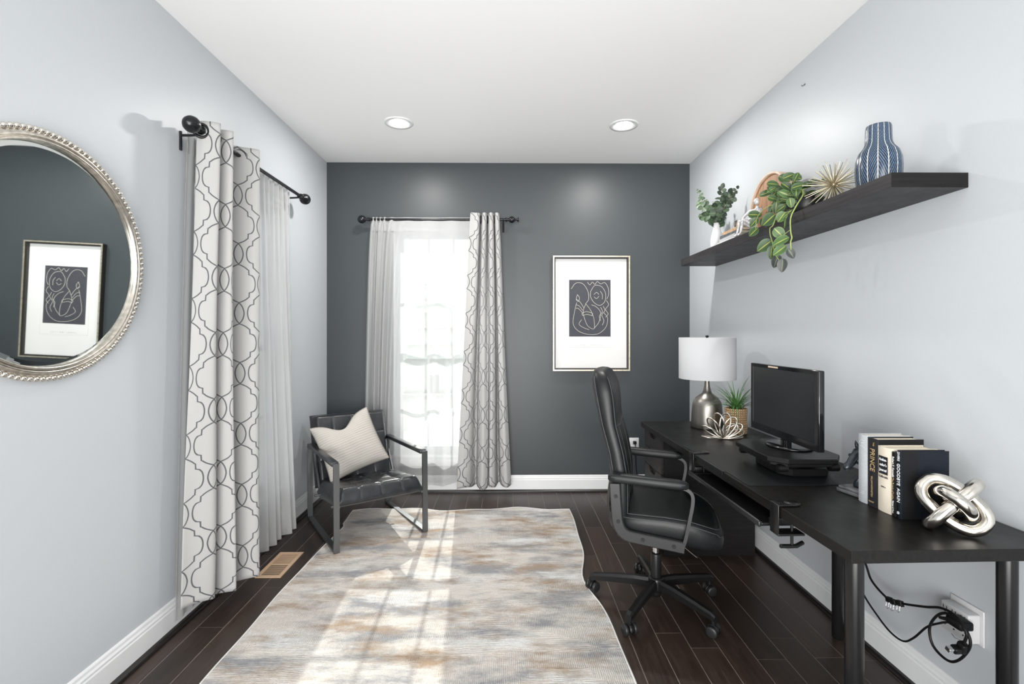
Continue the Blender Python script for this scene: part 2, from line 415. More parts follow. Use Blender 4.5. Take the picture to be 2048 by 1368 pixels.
def pillow_mat():
    m, nt, b = new_mat('pleated_ivory_cotton')
    v = coords(nt, 'UV', (1, 1, 1))
    wv = nt.nodes.new('ShaderNodeTexWave'); wv.bands_direction = 'Y'; wv.wave_profile = 'SAW'
    wv.inputs['Scale'].default_value = 7.5; wv.inputs['Distortion'].default_value = 1.2; wv.inputs['Detail'].default_value = 2
    wv.inputs['Detail Scale'].default_value = 0.6
    nt.links.new(v, wv.inputs[0])
    nt.links.new(ramp(nt, wv.outputs[1], [(0.0, (0.22, 0.20, 0.175)), (0.12, (0.42, 0.395, 0.36)), (1.0, (0.49, 0.465, 0.43))]), b.inputs['Base Color'])
    b.inputs['Roughness'].default_value = 0.9
    bump(nt, b, wv.outputs[1], 0.9, 0.006)
    return m
M['pillow'] = pillow_mat()

def emit(name, col, s):
    m, nt, b = new_mat(name)
    f = noise(nt, coords(nt, 'Object'), 4, 1)
    b.inputs['Base Color'].default_value = (*col, 1)
    b.inputs['Emission Color'].default_value = (*col, 1)
    nt.links.new(math_n(nt, 'MULTIPLY_ADD', f, 0.1, s), b.inputs['Emission Strength'])
    return m
M['lamp_on'] = emit('downlight_lens', (1, 0.99, 0.97), 9.0)
M['lawn'] = simple('pale_lawn', (0.47, 0.48, 0.44), 0.9, nscale=2, nbump=0.2, var=0.2)
M['siding'] = simple('white_siding', (0.80, 0.81, 0.82), 0.7, nscale=4, nbump=0.0, var=0.03)
M['roof'] = simple('grey_shingle', (0.45, 0.46, 0.48), 0.8, nscale=30, nbump=0.3, var=0.1)
M['fir'] = simple('distant_tree_green', (0.42, 0.47, 0.42), 0.9, nscale=6, nbump=0.3, var=0.3)
M['farglass'] = simple('distant_window', (0.35, 0.38, 0.42), 0.2, nbump=0)

# ---------------------------------------------------------------- object and mesh helpers
def link(name, me, mat, parent=None, loc=None, rot=None):
    o = bpy.data.objects.new(name, me); C.objects.link(o)
    if mat is not None:
        ms = mat if isinstance(mat, (list, tuple)) else [mat]
        if not me.materials:
            for x in ms: me.materials.append(x)
    if parent is not None: o.parent = parent
    if loc is not None: o.location = loc
    if rot is not None: o.rotation_euler = rot
    return o

def tag(o, label, cat, group=None):
    o['label'] = label; o['category'] = cat
    if group: o['group'] = group
    return o

def thing(name, label, cat, loc=(0, 0, 0), rot=(0, 0, 0), group=None):
    o = bpy.data.objects.new(name, None); C.objects.link(o)
    o.empty_display_size = 0.1
    o.location = loc; o.rotation_euler = rot
    return tag(o, label, cat, group)

class MB:
    """collects shapes; build() links them as ONE mesh object"""
    def __init__(s): s.v = []; s.f = []; s.sm = []; s.uv = []
    def add(s, verts, faces, smooth=False, uvs=None):
        n = len(s.v)
        s.v += [tuple(p) for p in verts]
        for i, f in enumerate(faces):
            s.f.append([n + k for k in f]); s.sm.append(smooth)
            s.uv.append(uvs[i] if uvs else None)
        return s
    def box(s, lo, hi, mat=None):
        x0, y0, z0 = lo; x1, y1, z1 = hi
        vs = [(x0, y0, z0), (x1, y0, z0), (x1, y1, z0), (x0, y1, z0), (x0, y0, z1), (x1, y0, z1), (x1, y1, z1), (x0, y1, z1)]
        if mat is not None: vs = [mat @ Vector(p) for p in vs]
        return s.add(vs, [(0, 3, 2, 1), (4, 5, 6, 7), (0, 1, 5, 4), (1, 2, 6, 5), (2, 3, 7, 6), (3, 0, 4, 7)])
    def rbox(s, lo, hi, r=0.004, seg=2, mat=None):
        bm = bmesh.new()
        bmesh.ops.create_cube(bm, size=1)
        sx, sy, sz = (hi[i] - lo[i] for i in range(3)); c = [(hi[i] + lo[i]) / 2 for i in range(3)]
        for v in bm.verts: v.co = Vector((v.co.x * sx + c[0], v.co.y * sy + c[1], v.co.z * sz + c[2]))
        r = min(r, sx * 0.49, sy * 0.49, sz * 0.49)
        bmesh.ops.bevel(bm, geom=list(bm.edges), offset=r, segments=seg, profile=0.5, affect='EDGES')
        bm.verts.index_update()
        vs = [v.co.copy() for v in bm.verts]
        if mat is not None: vs = [mat @ p for p in vs]
        fs = [[v.index for v in f.verts] for f in bm.faces]
        bm.free()
        return s.add(vs, fs, seg > 1)
    def rings(s, rings, closed=True, cap=True, smooth=True, uvscale=None, loop=False):
        n = len(rings[0]); vs = [p for r in rings for p in r]; fs = []; uv = []
        m = len(rings)
        for i in range(m if loop else m - 1):
            i2 = (i + 1) % m
            for j in range(n if closed else n - 1):
                k = (j + 1) % n
                fs.append((i * n + j, i * n + k, i2 * n + k, i2 * n + j))
                uv.append([(j / n, i / (m - 1)), ((j + 1) / n, i / (m - 1)), ((j + 1) / n, (i + 1) / (m - 1)), (j / n, (i + 1) / (m - 1))])
        if uvscale == 'v':        # u runs along the sweep, v around it
            uv = [[(b, a) for a, b in q] for q in uv]
        s.add(vs, fs, smooth, uv)
        if cap and closed and not loop:
            s.add(rings[0], [tuple(reversed(range(n)))], False)
            s.add(rings[-1], [tuple(range(n))], False)
        return s
    def lathe(s, prof, n=32, c=(0, 0, 0), mat=None, smooth=True, cap=True):
        rs = []
        for r, z in prof:
            ring = [Vector((r * math.cos(2 * PI * j / n) + c[0], r * math.sin(2 * PI * j / n) + c[1], z + c[2])) for j in range(n)]
            if mat is not None: ring = [mat @ p for p in ring]
            rs.append(ring)
        return s.rings(rs, cap=cap, smooth=smooth)
    def cyl(s, a, b, r, n=16, r2=None, smooth=True):
        a = Vector(a); b = Vector(b); q = (b - a).to_track_quat('Z', 'Y')
        r2 = r if r2 is None else r2
        rs = [[p + q @ Vector((rr * math.cos(2 * PI * j / n), rr * math.sin(2 * PI * j / n), 0)) for j in range(n)] for p, rr in ((a, r), (b, r2))]
        return s.rings(rs, smooth=smooth)
    def sphere(s, c, r, n=16, m=10, sc=(1, 1, 1), mat=None):
        rs = []
        for i in range(m + 1):
            th = PI * i / m
            rr = max(math.sin(th), 0.001) * r; z = -math.cos(th) * r
            ring = [Vector((rr * math.cos(2 * PI * j / n) * sc[0], rr * math.sin(2 * PI * j / n) * sc[1], z * sc[2])) for j in range(n)]
            if mat is not None: ring = [mat @ p for p in ring]
            rs.append([p + Vector(c) for p in ring])
        return s.rings(rs)
    def tube(s, pts, r, n=8, closed=False, prof=None, up=None, cap=True):
        """sweep a circle (or prof: list of (a,b)) along pts; r may be a list; up fixes the frame"""
        P = [Vector(p) for p in pts]; m = len(P); rs = []
        prev = None
        for i in range(m):
            if closed: t = P[(i + 1) % m] - P[i - 1]
            else: t = P[min(i + 1, m - 1)] - P[max(i - 1, 0)]
            t.normalize()
            if up is not None: nrm = Vector(up)
            elif prev is None:
                nrm = Vector((0, 0, 1)) if abs(t.z) < 0.9 else Vector((1, 0, 0))
            else: nrm = prev
            nrm = (nrm - t * nrm.dot(t)).normalized(); prev = nrm
            bi = t.cross(nrm)
            ri = r[i] if isinstance(r, (list, tuple)) else r
            if prof: ring = [P[i] + nrm * (a * ri) + bi * (b * ri) for a, b in prof]
            else: ring = [P[i] + nrm * (ri * math.cos(2 * PI * j / n)) + bi * (ri * math.sin(2 * PI * j / n)) for j in range(n)]
            rs.append(ring)
        return s.rings(rs, loop=closed, cap=cap, smooth=prof is None, uvscale='v')
    def mesh(s, name):
        me = bpy.data.meshes.new(name)
        me.from_pydata([tuple(v) for v in s.v], [], s.f)
        me.polygons.foreach_set('use_smooth', s.sm)
        if any(u for u in s.uv):
            ul = me.uv_layers.new(name='UVMap')
            k = 0
            for u, f in zip(s.uv, s.f):
                for i in range(len(f)):
                    ul.data[k].uv = u[i] if u else (0, 0)
                    k += 1
        me.update()
        return me
    def build(s, name, mat, parent=None, loc=None, rot=None):
        return link(name, s.mesh(name), mat, parent, loc, rot)

def catmull(pts, n, closed=False):
    P = [Vector(p) for p in pts]; out = []
    m = len(P)
    seg = m if closed else m - 1
    for i in range(seg):
        p1 = P[i]; p2 = P[(i + 1) % m]
        p0 = P[i - 1] if (closed or i > 0) else p1 * 2 - p2
        p3 = P[(i + 2) % m] if (closed or i + 2 < m) else p2 * 2 - p1
        for k in range(n):
            t = k / n
            out.append(0.5 * ((2 * p1) + (p2 - p0) * t + (2 * p0 - 5 * p1 + 4 * p2 - p3) * t * t + (3 * p1 - p0 - 3 * p2 + p3) * t ** 3))
    if not closed: out.append(P[-1].copy())
    return out

def resample(pts, n):
    L = [0.0]
    for a, b in zip(pts, pts[1:]): L.append(L[-1] + (b - a).length)
    out = []; j = 0
    for i in range(n):
        d = L[-1] * i / (n - 1)
        while j < len(L) - 2 and L[j + 1] < d: j += 1
        t = (d - L[j]) / max(1e-9, L[j + 1] - L[j])
        out.append(pts[j].lerp(pts[j + 1], t))
    return out, L[-1]

def text(name, body, size, mat, parent, origin, run, up, depth=0.0004, align='CENTER', space=1.0, sx=1.0):
    cu = bpy.data.curves.new(name, 'FONT'); cu.body = body; cu.size = size
    cu.align_x = align; cu.align_y = 'CENTER'; cu.extrude = depth; cu.space_character = space
    cu.resolution_u = 3
    cu.materials.append(mat)
    tmp = bpy.data.objects.new(name, cu)
    me = bpy.data.meshes.new_from_object(tmp)
    bpy.data.objects.remove(tmp)
    if not me.materials: me.materials.append(mat)
    o = bpy.data.objects.new(name, me); C.objects.link(o)
    run = Vector(run).normalized(); up = Vector(up).normalized(); nm = run.cross(up)
    mt = Matrix((( run.x * sx, up.x, nm.x, origin[0]), (run.y * sx, up.y, nm.y, origin[1]), (run.z * sx, up.z, nm.z, origin[2]), (0, 0, 0, 1)))
    o.parent = parent
    o.matrix_local = mt
    return o

def copy_tree(o, parent=None, coll=C):
    c = o.copy(); coll.objects.link(c); c.parent = parent
    for ch in list(o.children): copy_tree(ch, c)
    return c
# ---------------------------------------------------------------- the setting
XL, XR, YB, HC = -1.489, 1.539, 4.11, 2.74
YF = -1.3
T = 0.16
def struct(o): o['kind'] = 'structure'; return o

WB = (-0.936, -0.165, 0.300, 2.195)        # window in the back wall  (x0,x1,z0,z1)
WL = (2.36, 3.30, 0.300, 2.160)            # window in the left wall  (y0,y1,z0,z1)
def wall_with_hole(a0, a1, h, fn):
    mb = MB(); x0, x1, z0, z1 = h
    for lo, hi in (((a0, 0), (x0, HC)), ((x1, 0), (a1, HC)), ((x0, 0), (x1, z0)), ((x0, z1), (x1, HC))):
        mb.box(*fn(lo, hi))
    return mb
struct(wall_with_hole(XL - T, XR + T, WB, lambda lo, hi: ((lo[0], YB, lo[1]), (hi[0], YB + T, hi[1]))).build('wall_back', M['accent']))
struct(wall_with_hole(YF, YB, WL, lambda lo, hi: ((XL - T, lo[0], lo[1]), (XL, hi[0], hi[1]))).build('wall_left', M['wall']))
struct(MB().box((XR, YF, 0), (XR + T, YB, HC)).build('wall_right', M['wall']))
struct(MB().box((XL - T, YF - T, -0.1), (XR + T, YF, HC)).build('unseen_end_wall', M['wall']))  # unseen wall added to keep sky light from entering behind the camera
struct(MB().box((XL - T, YF, HC), (XR + T, YB + T, HC + 0.1)).build('ceiling', M['ceiling']))
# white painted returns inside the window openings are part of each window below

fl = struct(MB().box((XL - T, YF, -0.10), (XR + T, YB + T, -0.0009)).build('floor', M['gap']))
rng = random.Random(3)
PW = 0.1205; g = 0.0010
x = -1.491 - 0.02; col = 0
while x < XR:
    x0, x1 = max(x, XL - 0.02), min(x + PW, XR + 0.02)
    y = YF - rng.random() * 1.0
    while y < YB:
        L = rng.uniform(0.75, 1.45)
        y0, y1 = max(y, YF), min(y + L, YB + 0.02)
        if y1 - y0 > 0.03:
            cx, cy = (x0 + x1) / 2, (y0 + y1) / 2
            hx, hy = (x1 - x0) / 2 - g, (y1 - y0) / 2 - g * 0.6
            b = 0.0012
            vs = [(-hx, -hy, -0.015), (hx, -hy, -0.015), (hx, hy, -0.015), (-hx, hy, -0.015),
                  (-hx, -hy, -b), (hx, -hy, -b), (hx, hy, -b), (-hx, hy, -b),
                  (-hx + b, -hy + b, 0), (hx - b, -hy + b, 0), (hx - b, hy - b, 0), (-hx + b, hy - b, 0)]
            fs = [(0, 3, 2, 1), (0, 1, 5, 4), (1, 2, 6, 5), (2, 3, 7, 6), (3, 0, 4, 7),
                  (4, 5, 9, 8), (5, 6, 10, 9), (6, 7, 11, 10), (7, 4, 8, 11), (8, 9, 10, 11)]
            MB().add(vs, fs).build('plank', M['plank'], fl, (cx, cy, 0))
        y += L
    x += PW; col += 1

# baseboards with a moulded top and a dark quarter-round shoe
BP = [(0.0, 0.0), (0.015, 0.0), (0.015, 0.098), (0.012, 0.104), (0.0125, 0.112), (0.008, 0.120), (0.007, 0.130), (0.003, 0.136), (0.0, 0.137)]
SP = [(0.0, 0.0), (0.021, 0.0), (0.021, 0.006), (0.018, 0.013), (0.011, 0.019), (0.0, 0.021)]
def moulding(name, prof, a, b, nrm, mat, parent=None, off=0.0):
    a = Vector(a); b = Vector(b); nrm = Vector(nrm)
    rs = [[p + nrm * (d + off) + Vector((0, 0, z)) for d, z in prof] for p in (a, b)]
    o = MB().rings(rs, smooth=False).build(name, mat, parent)
    bm = bmesh.new(); bm.from_mesh(o.data); bmesh.ops.recalc_face_normals(bm, faces=bm.faces); bm.to_mesh(o.data); bm.free()
    return o
for nm, a, b, n in (('baseboard_back', (XL, YB, 0), (XR, YB, 0), (0, -1, 0)),
                    ('baseboard_left', (XL, YF, 0), (XL, YB, 0), (1, 0, 0)),
                    ('baseboard_right', (XR, YF, 0), (XR, YB, 0), (-1, 0, 0))):
    bb = struct(moulding(nm, BP, a, b, n, M['trim']))
    moulding('shoe_moulding', SP, a, b, n, M['shoe'], bb, 0.015)

def window(name, w, z0, z1, ncol, origin, rotz, d_glass=0.06):
    """local x across, y outward, z up; origin at the lower left corner of the opening"""
    root = bpy.data.objects.new(name, None); C.objects.link(root); root['kind'] = 'structure'
    root.location = origin; root.rotation_euler = (0, 0, rotz)
    H = z1 - z0
    mb = MB()   # painted returns
    mb.box((0, 0.0, 0), (0.012, T, H)); mb.box((w - 0.012, 0.0, 0), (w, T, H)); mb.box((0.012, 0.0, H - 0.012), (w - 0.012, T, H))
    mb.build('window_return', M['trim'], root)
    MB().rbox((-0.03, -0.014, -0.022), (w + 0.03, d_glass + 0.02, 0.004), 0.004).build('window_sill', M['trim'], root)
    MB().rbox((-0.01, -0.010, -0.085), (w + 0.01, -0.0005, -0.0225), 0.003).build('window_apron', M['trim'], root)
    fw = 0.030
    x0, x1 = 0.0125, w - 0.0125
    zb, zt = 0.0045, H - 0.0125
    mb = MB()
    mb.box((x0, d_glass - 0.02, zb), (x0 + fw, d_glass + 0.05, zt)); mb.box((x1 - fw, d_glass - 0.02, zb), (x1, d_glass + 0.05, zt))
    mb.box((x0 + fw, d_glass - 0.02, zt - fw), (x1 - fw, d_glass + 0.05, zt)); mb.box((x0 + fw, d_glass - 0.02, zb), (x1 - fw, d_glass + 0.05, zb + fw))
    mb.build('window_frame', M['vinyl'], root)
    a0, a1 = x0 + fw, x1 - fw
    b0, b1 = zb + fw, zt - fw
    zm = (b0 + b1) / 2
    for (s0, s1, dy) in ((b0, zm + 0.017, 0.0), (zm - 0.017, b1, 0.027)):
        yy = d_glass + dy
        mb = MB(); r = 0.028
        mb.box((a0, yy - 0.012, s0), (a0 + r, yy + 0.012, s1)); mb.box((a1 - r, yy - 0.012, s0), (a1, yy + 0.012, s1))
        mb.box((a0 + r, yy - 0.012, s0), (a1 - r, yy + 0.012, s0 + 0.034)); mb.box((a0 + r, yy - 0.012, s1 - 0.034), (a1 - r, yy + 0.012, s1))
        sash = mb.build('sash', M['vinyl'], root)
        p0, p1, q0, q1 = a0 + r, a1 - r, s0 + 0.034, s1 - 0.034
        MB().box((p0, yy - 0.002, q0), (p1, yy + 0.002, q1)).build('pane', M['glass'], sash)
        for i in range(1, ncol):
            xx = p0 + (p1 - p0) * i / ncol
            MB().box((xx - 0.009, yy - 0.009, q0), (xx + 0.009, yy + 0.009, q1)).build('muntin', M['vinyl'], sash)
        zz = (q0 + q1) / 2
        MB().box((p0, yy - 0.0085, zz - 0.009), (p1, yy + 0.0085, zz + 0.009)).build('muntin', M['vinyl'], sash)
    return root
window('window_1', WB[1] - WB[0], WB[2], WB[3], 3, (WB[0], YB, WB[2]), 0)
window('window_2', WL[1] - WL[0], WL[2], WL[3], 3, (XL, WL[0], WL[2]), PI / 2)

# outside: lawn, a neighbouring house and a tree, faint behind the voile
gnd = struct(MB().box((-40, YB + T + 0.02, -0.9), (40, 60, -0.6)).build('ground', M['lawn']))
gnd2 = struct(MB().box((-40, -10, -0.9), (XL - T - 0.02, YB + T + 0.02, -0.6)).build('ground_side', M['lawn']))
hs = thing('house', 'pale gabled house across the lawn, faint behind the back window', 'house', (-4.6, 25, -0.6))
MB().box((-4, -3, 0), (4, 3, 3.6)).build('wall', M['siding'], hs)
rf = MB(); rf.add([(-4.4, -3.4, 3.6), (4.4, -3.4, 3.6), (4.4, 3.4, 3.6), (-4.4, 3.4, 3.6), (0, -3.4, 6.4), (0, 3.4, 6.4)],
                  [(0, 1, 4), (1, 2, 5, 4), (2, 3, 5), (3, 0, 4, 5), (0, 3, 2, 1)])
rf.build('roof', M['roof'], hs)
for wx in (-2.4, 0, 2.4):
    for wz in (1.0,):
        f_ = MB().box((wx - 0.5, -3.06, wz), (wx + 0.5, -3.0, wz + 1.4)).build('window', M['vinyl'], hs)
        MB().box((wx - 0.42, -3.075, wz + 0.08), (wx + 0.42, -3.055, wz + 1.32)).build('pane', M['farglass'], f_)
tr = thing('evergreen_tree', 'pale conical evergreen tree on the lawn, faint behind the back window', 'tree', (-2.25, 15.5, -0.6))
MB().cyl((0, 0, 0), (0, 0, 1.2), 0.16).build('trunk', M['horsebase'], tr)
cr = MB(); rr_ = random.Random(5)
for i in range(8):
    z = 0.7 + i * 0.45; r = 1.25 * (1 - i / 8.6)
    ring = [[Vector((r_ * (1 + 0.18 * rr_.random()) * math.cos(2 * PI * j / 18), r_ * (1 + 0.18 * rr_.random()) * math.sin(2 * PI * j / 18), zz)) for j in range(18)] for r_, zz in ((r, z), (r * 0.25, z + 0.8))]
    cr.rings(ring)
cr.build('foliage', M['fir'], tr)

# recessed downlights
for i, (lx, ly, side, pw) in enumerate(((-0.722, 3.325, 'left, above the leather armchair', 11.0), (0.802, 3.345, 'right, over the office chair side of the room', 12.0))):
    dl = thing('recessed_light', 'lit white recessed ceiling light on the ' + side, 'ceiling light', (lx, ly, HC), group='recessed ceiling lights')
    MB().lathe([(0.068, -0.001), (0.070, -0.006), (0.094, -0.007), (0.097, -0.003), (0.097, -0.0005)], 40, cap=False).build('trim_ring', M['trim'], dl)
    MB().lathe([(0.0005, -0.003), (0.055, -0.003), (0.058, -0.001)], 32).build('lens', M['lamp_on'], dl)
    sd = bpy.data.lights.new('downlight', 'AREA'); sd.shape = 'DISK'; sd.size = 0.10; sd.energy = pw; sd.color = (1.0, 0.975, 0.94)
    so_ = bpy.data.objects.new('downlight', sd); C.objects.link(so_); so_.parent = dl; so_.location = (0, 0, -0.0095)
    MB().lathe([(0.058, -0.0015), (0.069, -0.0055)], 32, cap=False).build('baffle', M['ceiling'], dl)

# little picture hook left in the right wall
hk = MB().tube([(XR - 0.001, 2.517, 2.606), (XR - 0.006, 2.518, 2.600), (XR - 0.012, 2.521, 2.598), (XR - 0.014, 2.523, 2.604)], 0.0022, 6)
hk.cyl((XR - 0.002, 2.517, 2.606), (XR, 2.517, 2.606), 0.004, 8)
tag(hk.build('wall_hook', M['gunmetal']), 'tiny bare metal hook high on the right wall near the ceiling', 'hook')

# ---------------------------------------------------------------- rug
def build_rug():
    x0, x1, y0, y1 = -1.13, 0.46, 0.9, 3.665
    nx, ny = 60, 110
    vs = []
    def edge(t): return 0.012 * math.sin(t * 4.1) + 0.006 * math.sin(t * 11 + 1)
    for j in range(ny + 1):
        v = j / ny; y = y0 + (y1 - y0) * v
        xr = x1 + 0.008 + 0.03 * math.exp(-((y - 1.9) / 0.5) ** 2) * 0.4 - 0.05 * math.exp(-((y - 2.62) / 0.22) ** 2) + edge(y) * 0.5
        xl = x0 + 0.02 * math.sin(y * 2.3) + edge(y + 3) * 0.5 - 0.02 * (y > 3.4)
        for i in range(nx + 1):
            u = i / nx; xx = xl + (xr - xl) * u
            yy = y + (0.022 * math.sin(xx * 7.0 + 1.4) + 0.014 * math.sin(xx * 17)) * max(0, (v - 0.93) / 0.07) ** 1.5
            e = min(u, 1 - u) * (x1 - x0)
            z = 0.011 + 0.0015 * math.sin(xx * 9) * math.sin(yy * 7) + 0.006 * max(0, 1 - abs(yy - y1) / 0.12) * (0.5 + 0.5 * math.sin(xx * 7.0))
            z += 0.004 * max(0, 1 - e / 0.05) * (0.5 + 0.5 * math.sin(yy * 5))
            vs.append((xx, yy, z))
    fs = []
    W = nx + 1
    for j in range(ny):
        for i in range(nx): fs.append((j * W + i, j * W + i + 1, (j + 1) * W + i + 1, (j + 1) * W + i))
    mb = MB().add(vs, fs, True)
    # pale bound edge down to the floor
    loop = [j * W for j in range(ny, -1, -1)] + list(range(1, W)) + [j * W + nx for j in range(1, ny + 1)] + [ny * W + i for i in range(nx - 1, 0, -1)]
    top = [vs[k] for k in loop]; n = len(loop)
    low = [(p[0], p[1], 0.0005) for p in top]
    mb.add(top + low, [(i, n + i, n + (i + 1) % n, (i + 1) % n) for i in range(n)], False)
    rug = mb.build('area_rug', M['rug'])
    tag(rug, 'abstract woven rug in cream, grey and tan lying across the dark floor', 'rug')
    b = MB().tube([Vector(p) + Vector((0, 0, -0.002)) for p in top[::2]], 0.0042, 5, closed=True)
    b.build('bound_edge', M['mat_board'], rug)
build_rug()

# ---------------------------------------------------------------- floor vent
fv = thing('floor_vent', 'tan metal floor register set in the floor beside the left curtain', 'vent', (-1.288, 2.83, 0))
A = MB()
for lo, hi in (((-0.070, -0.152, 0.0005), (0.070, -0.132, 0.005)), ((-0.070, 0.132, 0.0005), (0.070, 0.152, 0.005)),
               ((-0.070, -0.132, 0.0005), (-0.050, 0.132, 0.005)), ((0.050, -0.132, 0.0005), (0.070, 0.132, 0.005)),
               ((-0.050, -0.006, 0.0005), (0.050, 0.006, 0.0045))):
    A.box(lo, hi)
A.build('frame', M['vent'], fv)
MB().box((-0.050, -0.132, 0.0004), (0.050, 0.132, 0.0010)).build('duct_opening', M['ventdark'], fv)
slat = MB().box((-0.050, -0.0030, 0.0015), (0.050, 0.0030, 0.0032)).mesh('slat')
slat_thin = MB().box((-0.050, -0.0014, 0.0015), (0.050, 0.0014, 0.0030)).mesh('slat_thin')
for k in range(22):
    if k == 10 or k == 11: continue
    link('slat', slat if k > 10 else slat_thin, M['vent'], fv, (0, -0.126 + k * 0.012, 0))

# ---------------------------------------------------------------- curtain rods
def finial(mb, base, d, big=1.0):
    """turned finial pointing along d"""
    q = Vector(d).to_track_quat('Z', 'Y').to_matrix().to_4x4(); q.translation = Vector(base)
    prof = [(0.010, 0), (0.016, 0.002), (0.017, 0.008), (0.010, 0.012), (0.014, 0.017), (0.014, 0.022), (0.009, 0.027), (0.012, 0.032),
            (0.022, 0.040), (0.030, 0.053), (0.0325, 0.066), (0.030, 0.079), (0.022, 0.091), (0.012, 0.098), (0.003, 0.101)]
    return mb.lathe([(r * big, z * big) for r, z in prof], 24, mat=q)
def urn_finial(mb, base, d):
    q = Vector(d).to_track_quat('Z', 'Y').to_matrix().to_4x4(); q.translation = Vector(base)
    prof = [(0.010, 0), (0.017, 0.002), (0.017, 0.010), (0.010, 0.014), (0.014, 0.020), (0.010, 0.027), (0.022, 0.036), (0.027, 0.050),
            (0.026, 0.062), (0.017, 0.074), (0.009, 0.080), (0.008, 0.094), (0.019, 0.104), (0.020, 0.108), (0.003, 0.110)]
    return mb.lathe(prof, 24, mat=q)
def rod(name, label, a, b, wallaxis, finials, brackets):
    t = thing(name, label, 'curtain rod', a)
    A_ = Vector(a)
    MB().cyl((0, 0, 0), Vector(b) - A_, 0.0105, 20).build('pole', M['ironrod'], t)
    d = (Vector(b) - A_).normalized()
    for k, (p, dd) in enumerate(((Vector((0, 0, 0)), -d), (Vector(b) - A_, d))):
        mb = MB(); (finial(mb, p, dd, 1.0 if abs(dd.x) > 0.5 else 1.14) if finials[k] == 'ball' else urn_finial(mb, p, dd))
        mb.build('finial', M['ironrod'], t)
    for s in brackets:
        p = Vector(a).lerp(Vector(b), s) - A_
        w = Vector(wallaxis)          # vector from the rod to the wall
        mb = MB()
        mb.tube([p + Vector((0, 0, -0.013)), p + w * 0.5 + Vector((0, 0, -0.016)), p + w * 0.985 + Vector((0, 0, -0.016))], 0.006, 8)
        mb.tube([p + w * 0.985 + Vector((0, 0, 0.002)), p + w * 0.985 + Vector((0, 0, -0.085))], 0.0075, 8)
        q = [p + Vector((0, 0, -0.014)) + (d * 0.0), p + w.normalized() * 0.013 + Vector((0, 0, -0.006)), p + w.normalized() * 0.0135 + Vector((0, 0, 0.004))]
        mb.tube(q, 0.004, 6); mb.tube([p + Vector((0, 0, -0.014)), p - w.normalized() * 0.0135 + Vector((0, 0, -0.005)), p - w.normalized() * 0.0135 + Vector((0, 0, 0.003))], 0.004, 6)
        mb.build('bracket', M['ironrod'], t)
    return t
rod('curtain_rod', 'black metal curtain rod with urn finials above the back window', (-1.105, 4.015, 2.245), (-0.005, 4.015, 2.245), (0, 0.095, 0), ('ball', 'urn'), (0.02, 0.985))
rod('curtain_rod', 'long black curtain rod with ball finials along the left wall', (-1.385, 2.262, 2.245), (-1.385, 3.335, 2.245), (-0.104, 0, 0), ('ball', 'ball'), (0.006, 0.985))

# ---------------------------------------------------------------- curtains
def drape(mb, top, bot, z1, z0, nu, nv, power=1.0, header=None, sway=None, closed_uv=None):
    tp, LT = resample(catmull([(x, y, 0) for x, y in top], 10), nu)
    bp, LB = resample(catmull([(x, y, 0) for x, y in bot], 10), nu)
    L = closed_uv or (LT + LB) / 2
    vs = []; uvs = []
    for j in range(nv + 1):
        t = j / nv; z = z1 + (z0 - z1) * t
        for i in range(nu):
            p = tp[i].lerp(bp[i], t ** power)
            zz = z
            if sway: dx, dy, dz = sway(i / (nu - 1), t); p = p + Vector((dx, dy, 0)); zz += dz
            vs.append((p.x, p.y, zz)); uvs.append((i / (nu - 1) * L, z))
    fs = []; fu = []
    for j in range(nv):
        for i in range(nu - 1):
            q = (j * nu + i, j * nu + i + 1, (j + 1) * nu + i + 1, (j + 1) * nu + i)
            fs.append(q); fu.append([uvs[k] for k in q])
    mb.add(vs, fs, True, fu)
    return tp
def grommet(parent, c, n, r=0.024):
    q = Vector(n).to_track_quat('Z', 'Y').to_matrix().to_4x4(); q.translation = Vector(c)
    prof = [(r, -0.004), (r + 0.006, -0.006), (r + 0.012, -0.003), (r + 0.012, 0.003), (r + 0.006, 0.006), (r, 0.004), (r, -0.004)]
    return MB().lathe(prof, 28, mat=q, cap=False).build('grommet', M['ironrod'], parent)

# left wall: patterned panel, drawn to the near end of the rod
def swayL(u, t):
    return (0.006 * math.sin(u * 23 + t * 5) * t, 0.006 * math.sin(u * 17 + t * 7) * t, 0.008 * math.sin(u * 19) * t ** 6 + 0.03 * max(0, 0.25 - u) * 4 * t ** 4)
topL = [(-1.412, 2.268), (-1.37, 2.262), (-1.318, 2.285), (-1.345, 2.315), (-1.42, 2.335), (-1.36, 2.355), (-1.308, 2.375), (-1.35, 2.42), (-1.43, 2.47), (-1.447, 2.52),
        (-1.42, 2.55), (-1.36, 2.585), (-1.305, 2.615), (-1.335, 2.655), (-1.43, 2.69)]
botL = [(-1.412, 2.160), (-1.39, 2.20), (-1.345, 2.265), (-1.37, 2.315), (-1.445, 2.335), (-1.38, 2.345), (-1.295, 2.355), (-1.33, 2.40), (-1.42, 2.43), (-1.42, 2.455),
        (-1.36, 2.46), (-1.29, 2.475), (-1.245, 2.505), (-1.29, 2.56), (-1.41, 2.62)]
mb = MB(); drape(mb, topL, botL, 2.292, 0.090, 150, 110, 1.0, sway=swayL)
cl = mb.build('patterned_curtain', M['trellis'])
tag(cl, 'white linen curtain with grey trellis pattern hanging on the left wall rod', 'curtain', 'trellis patterned curtains')
sm = cl.modifiers.new('thickness', 'SOLIDIFY'); sm.thickness = 0.0015; sm.offset = 0
for gx, gy, n in ((-1.385, 2.255, (0.45, -0.9, 0)), (-1.385, 2.575, (0.45, -0.9, 0)), (-1.385, 2.345, (0.25, -1, 0)), (-1.385, 2.445, (0.5, 0.9, 0))):
    grommet(cl, (gx, gy, 2.245), n)

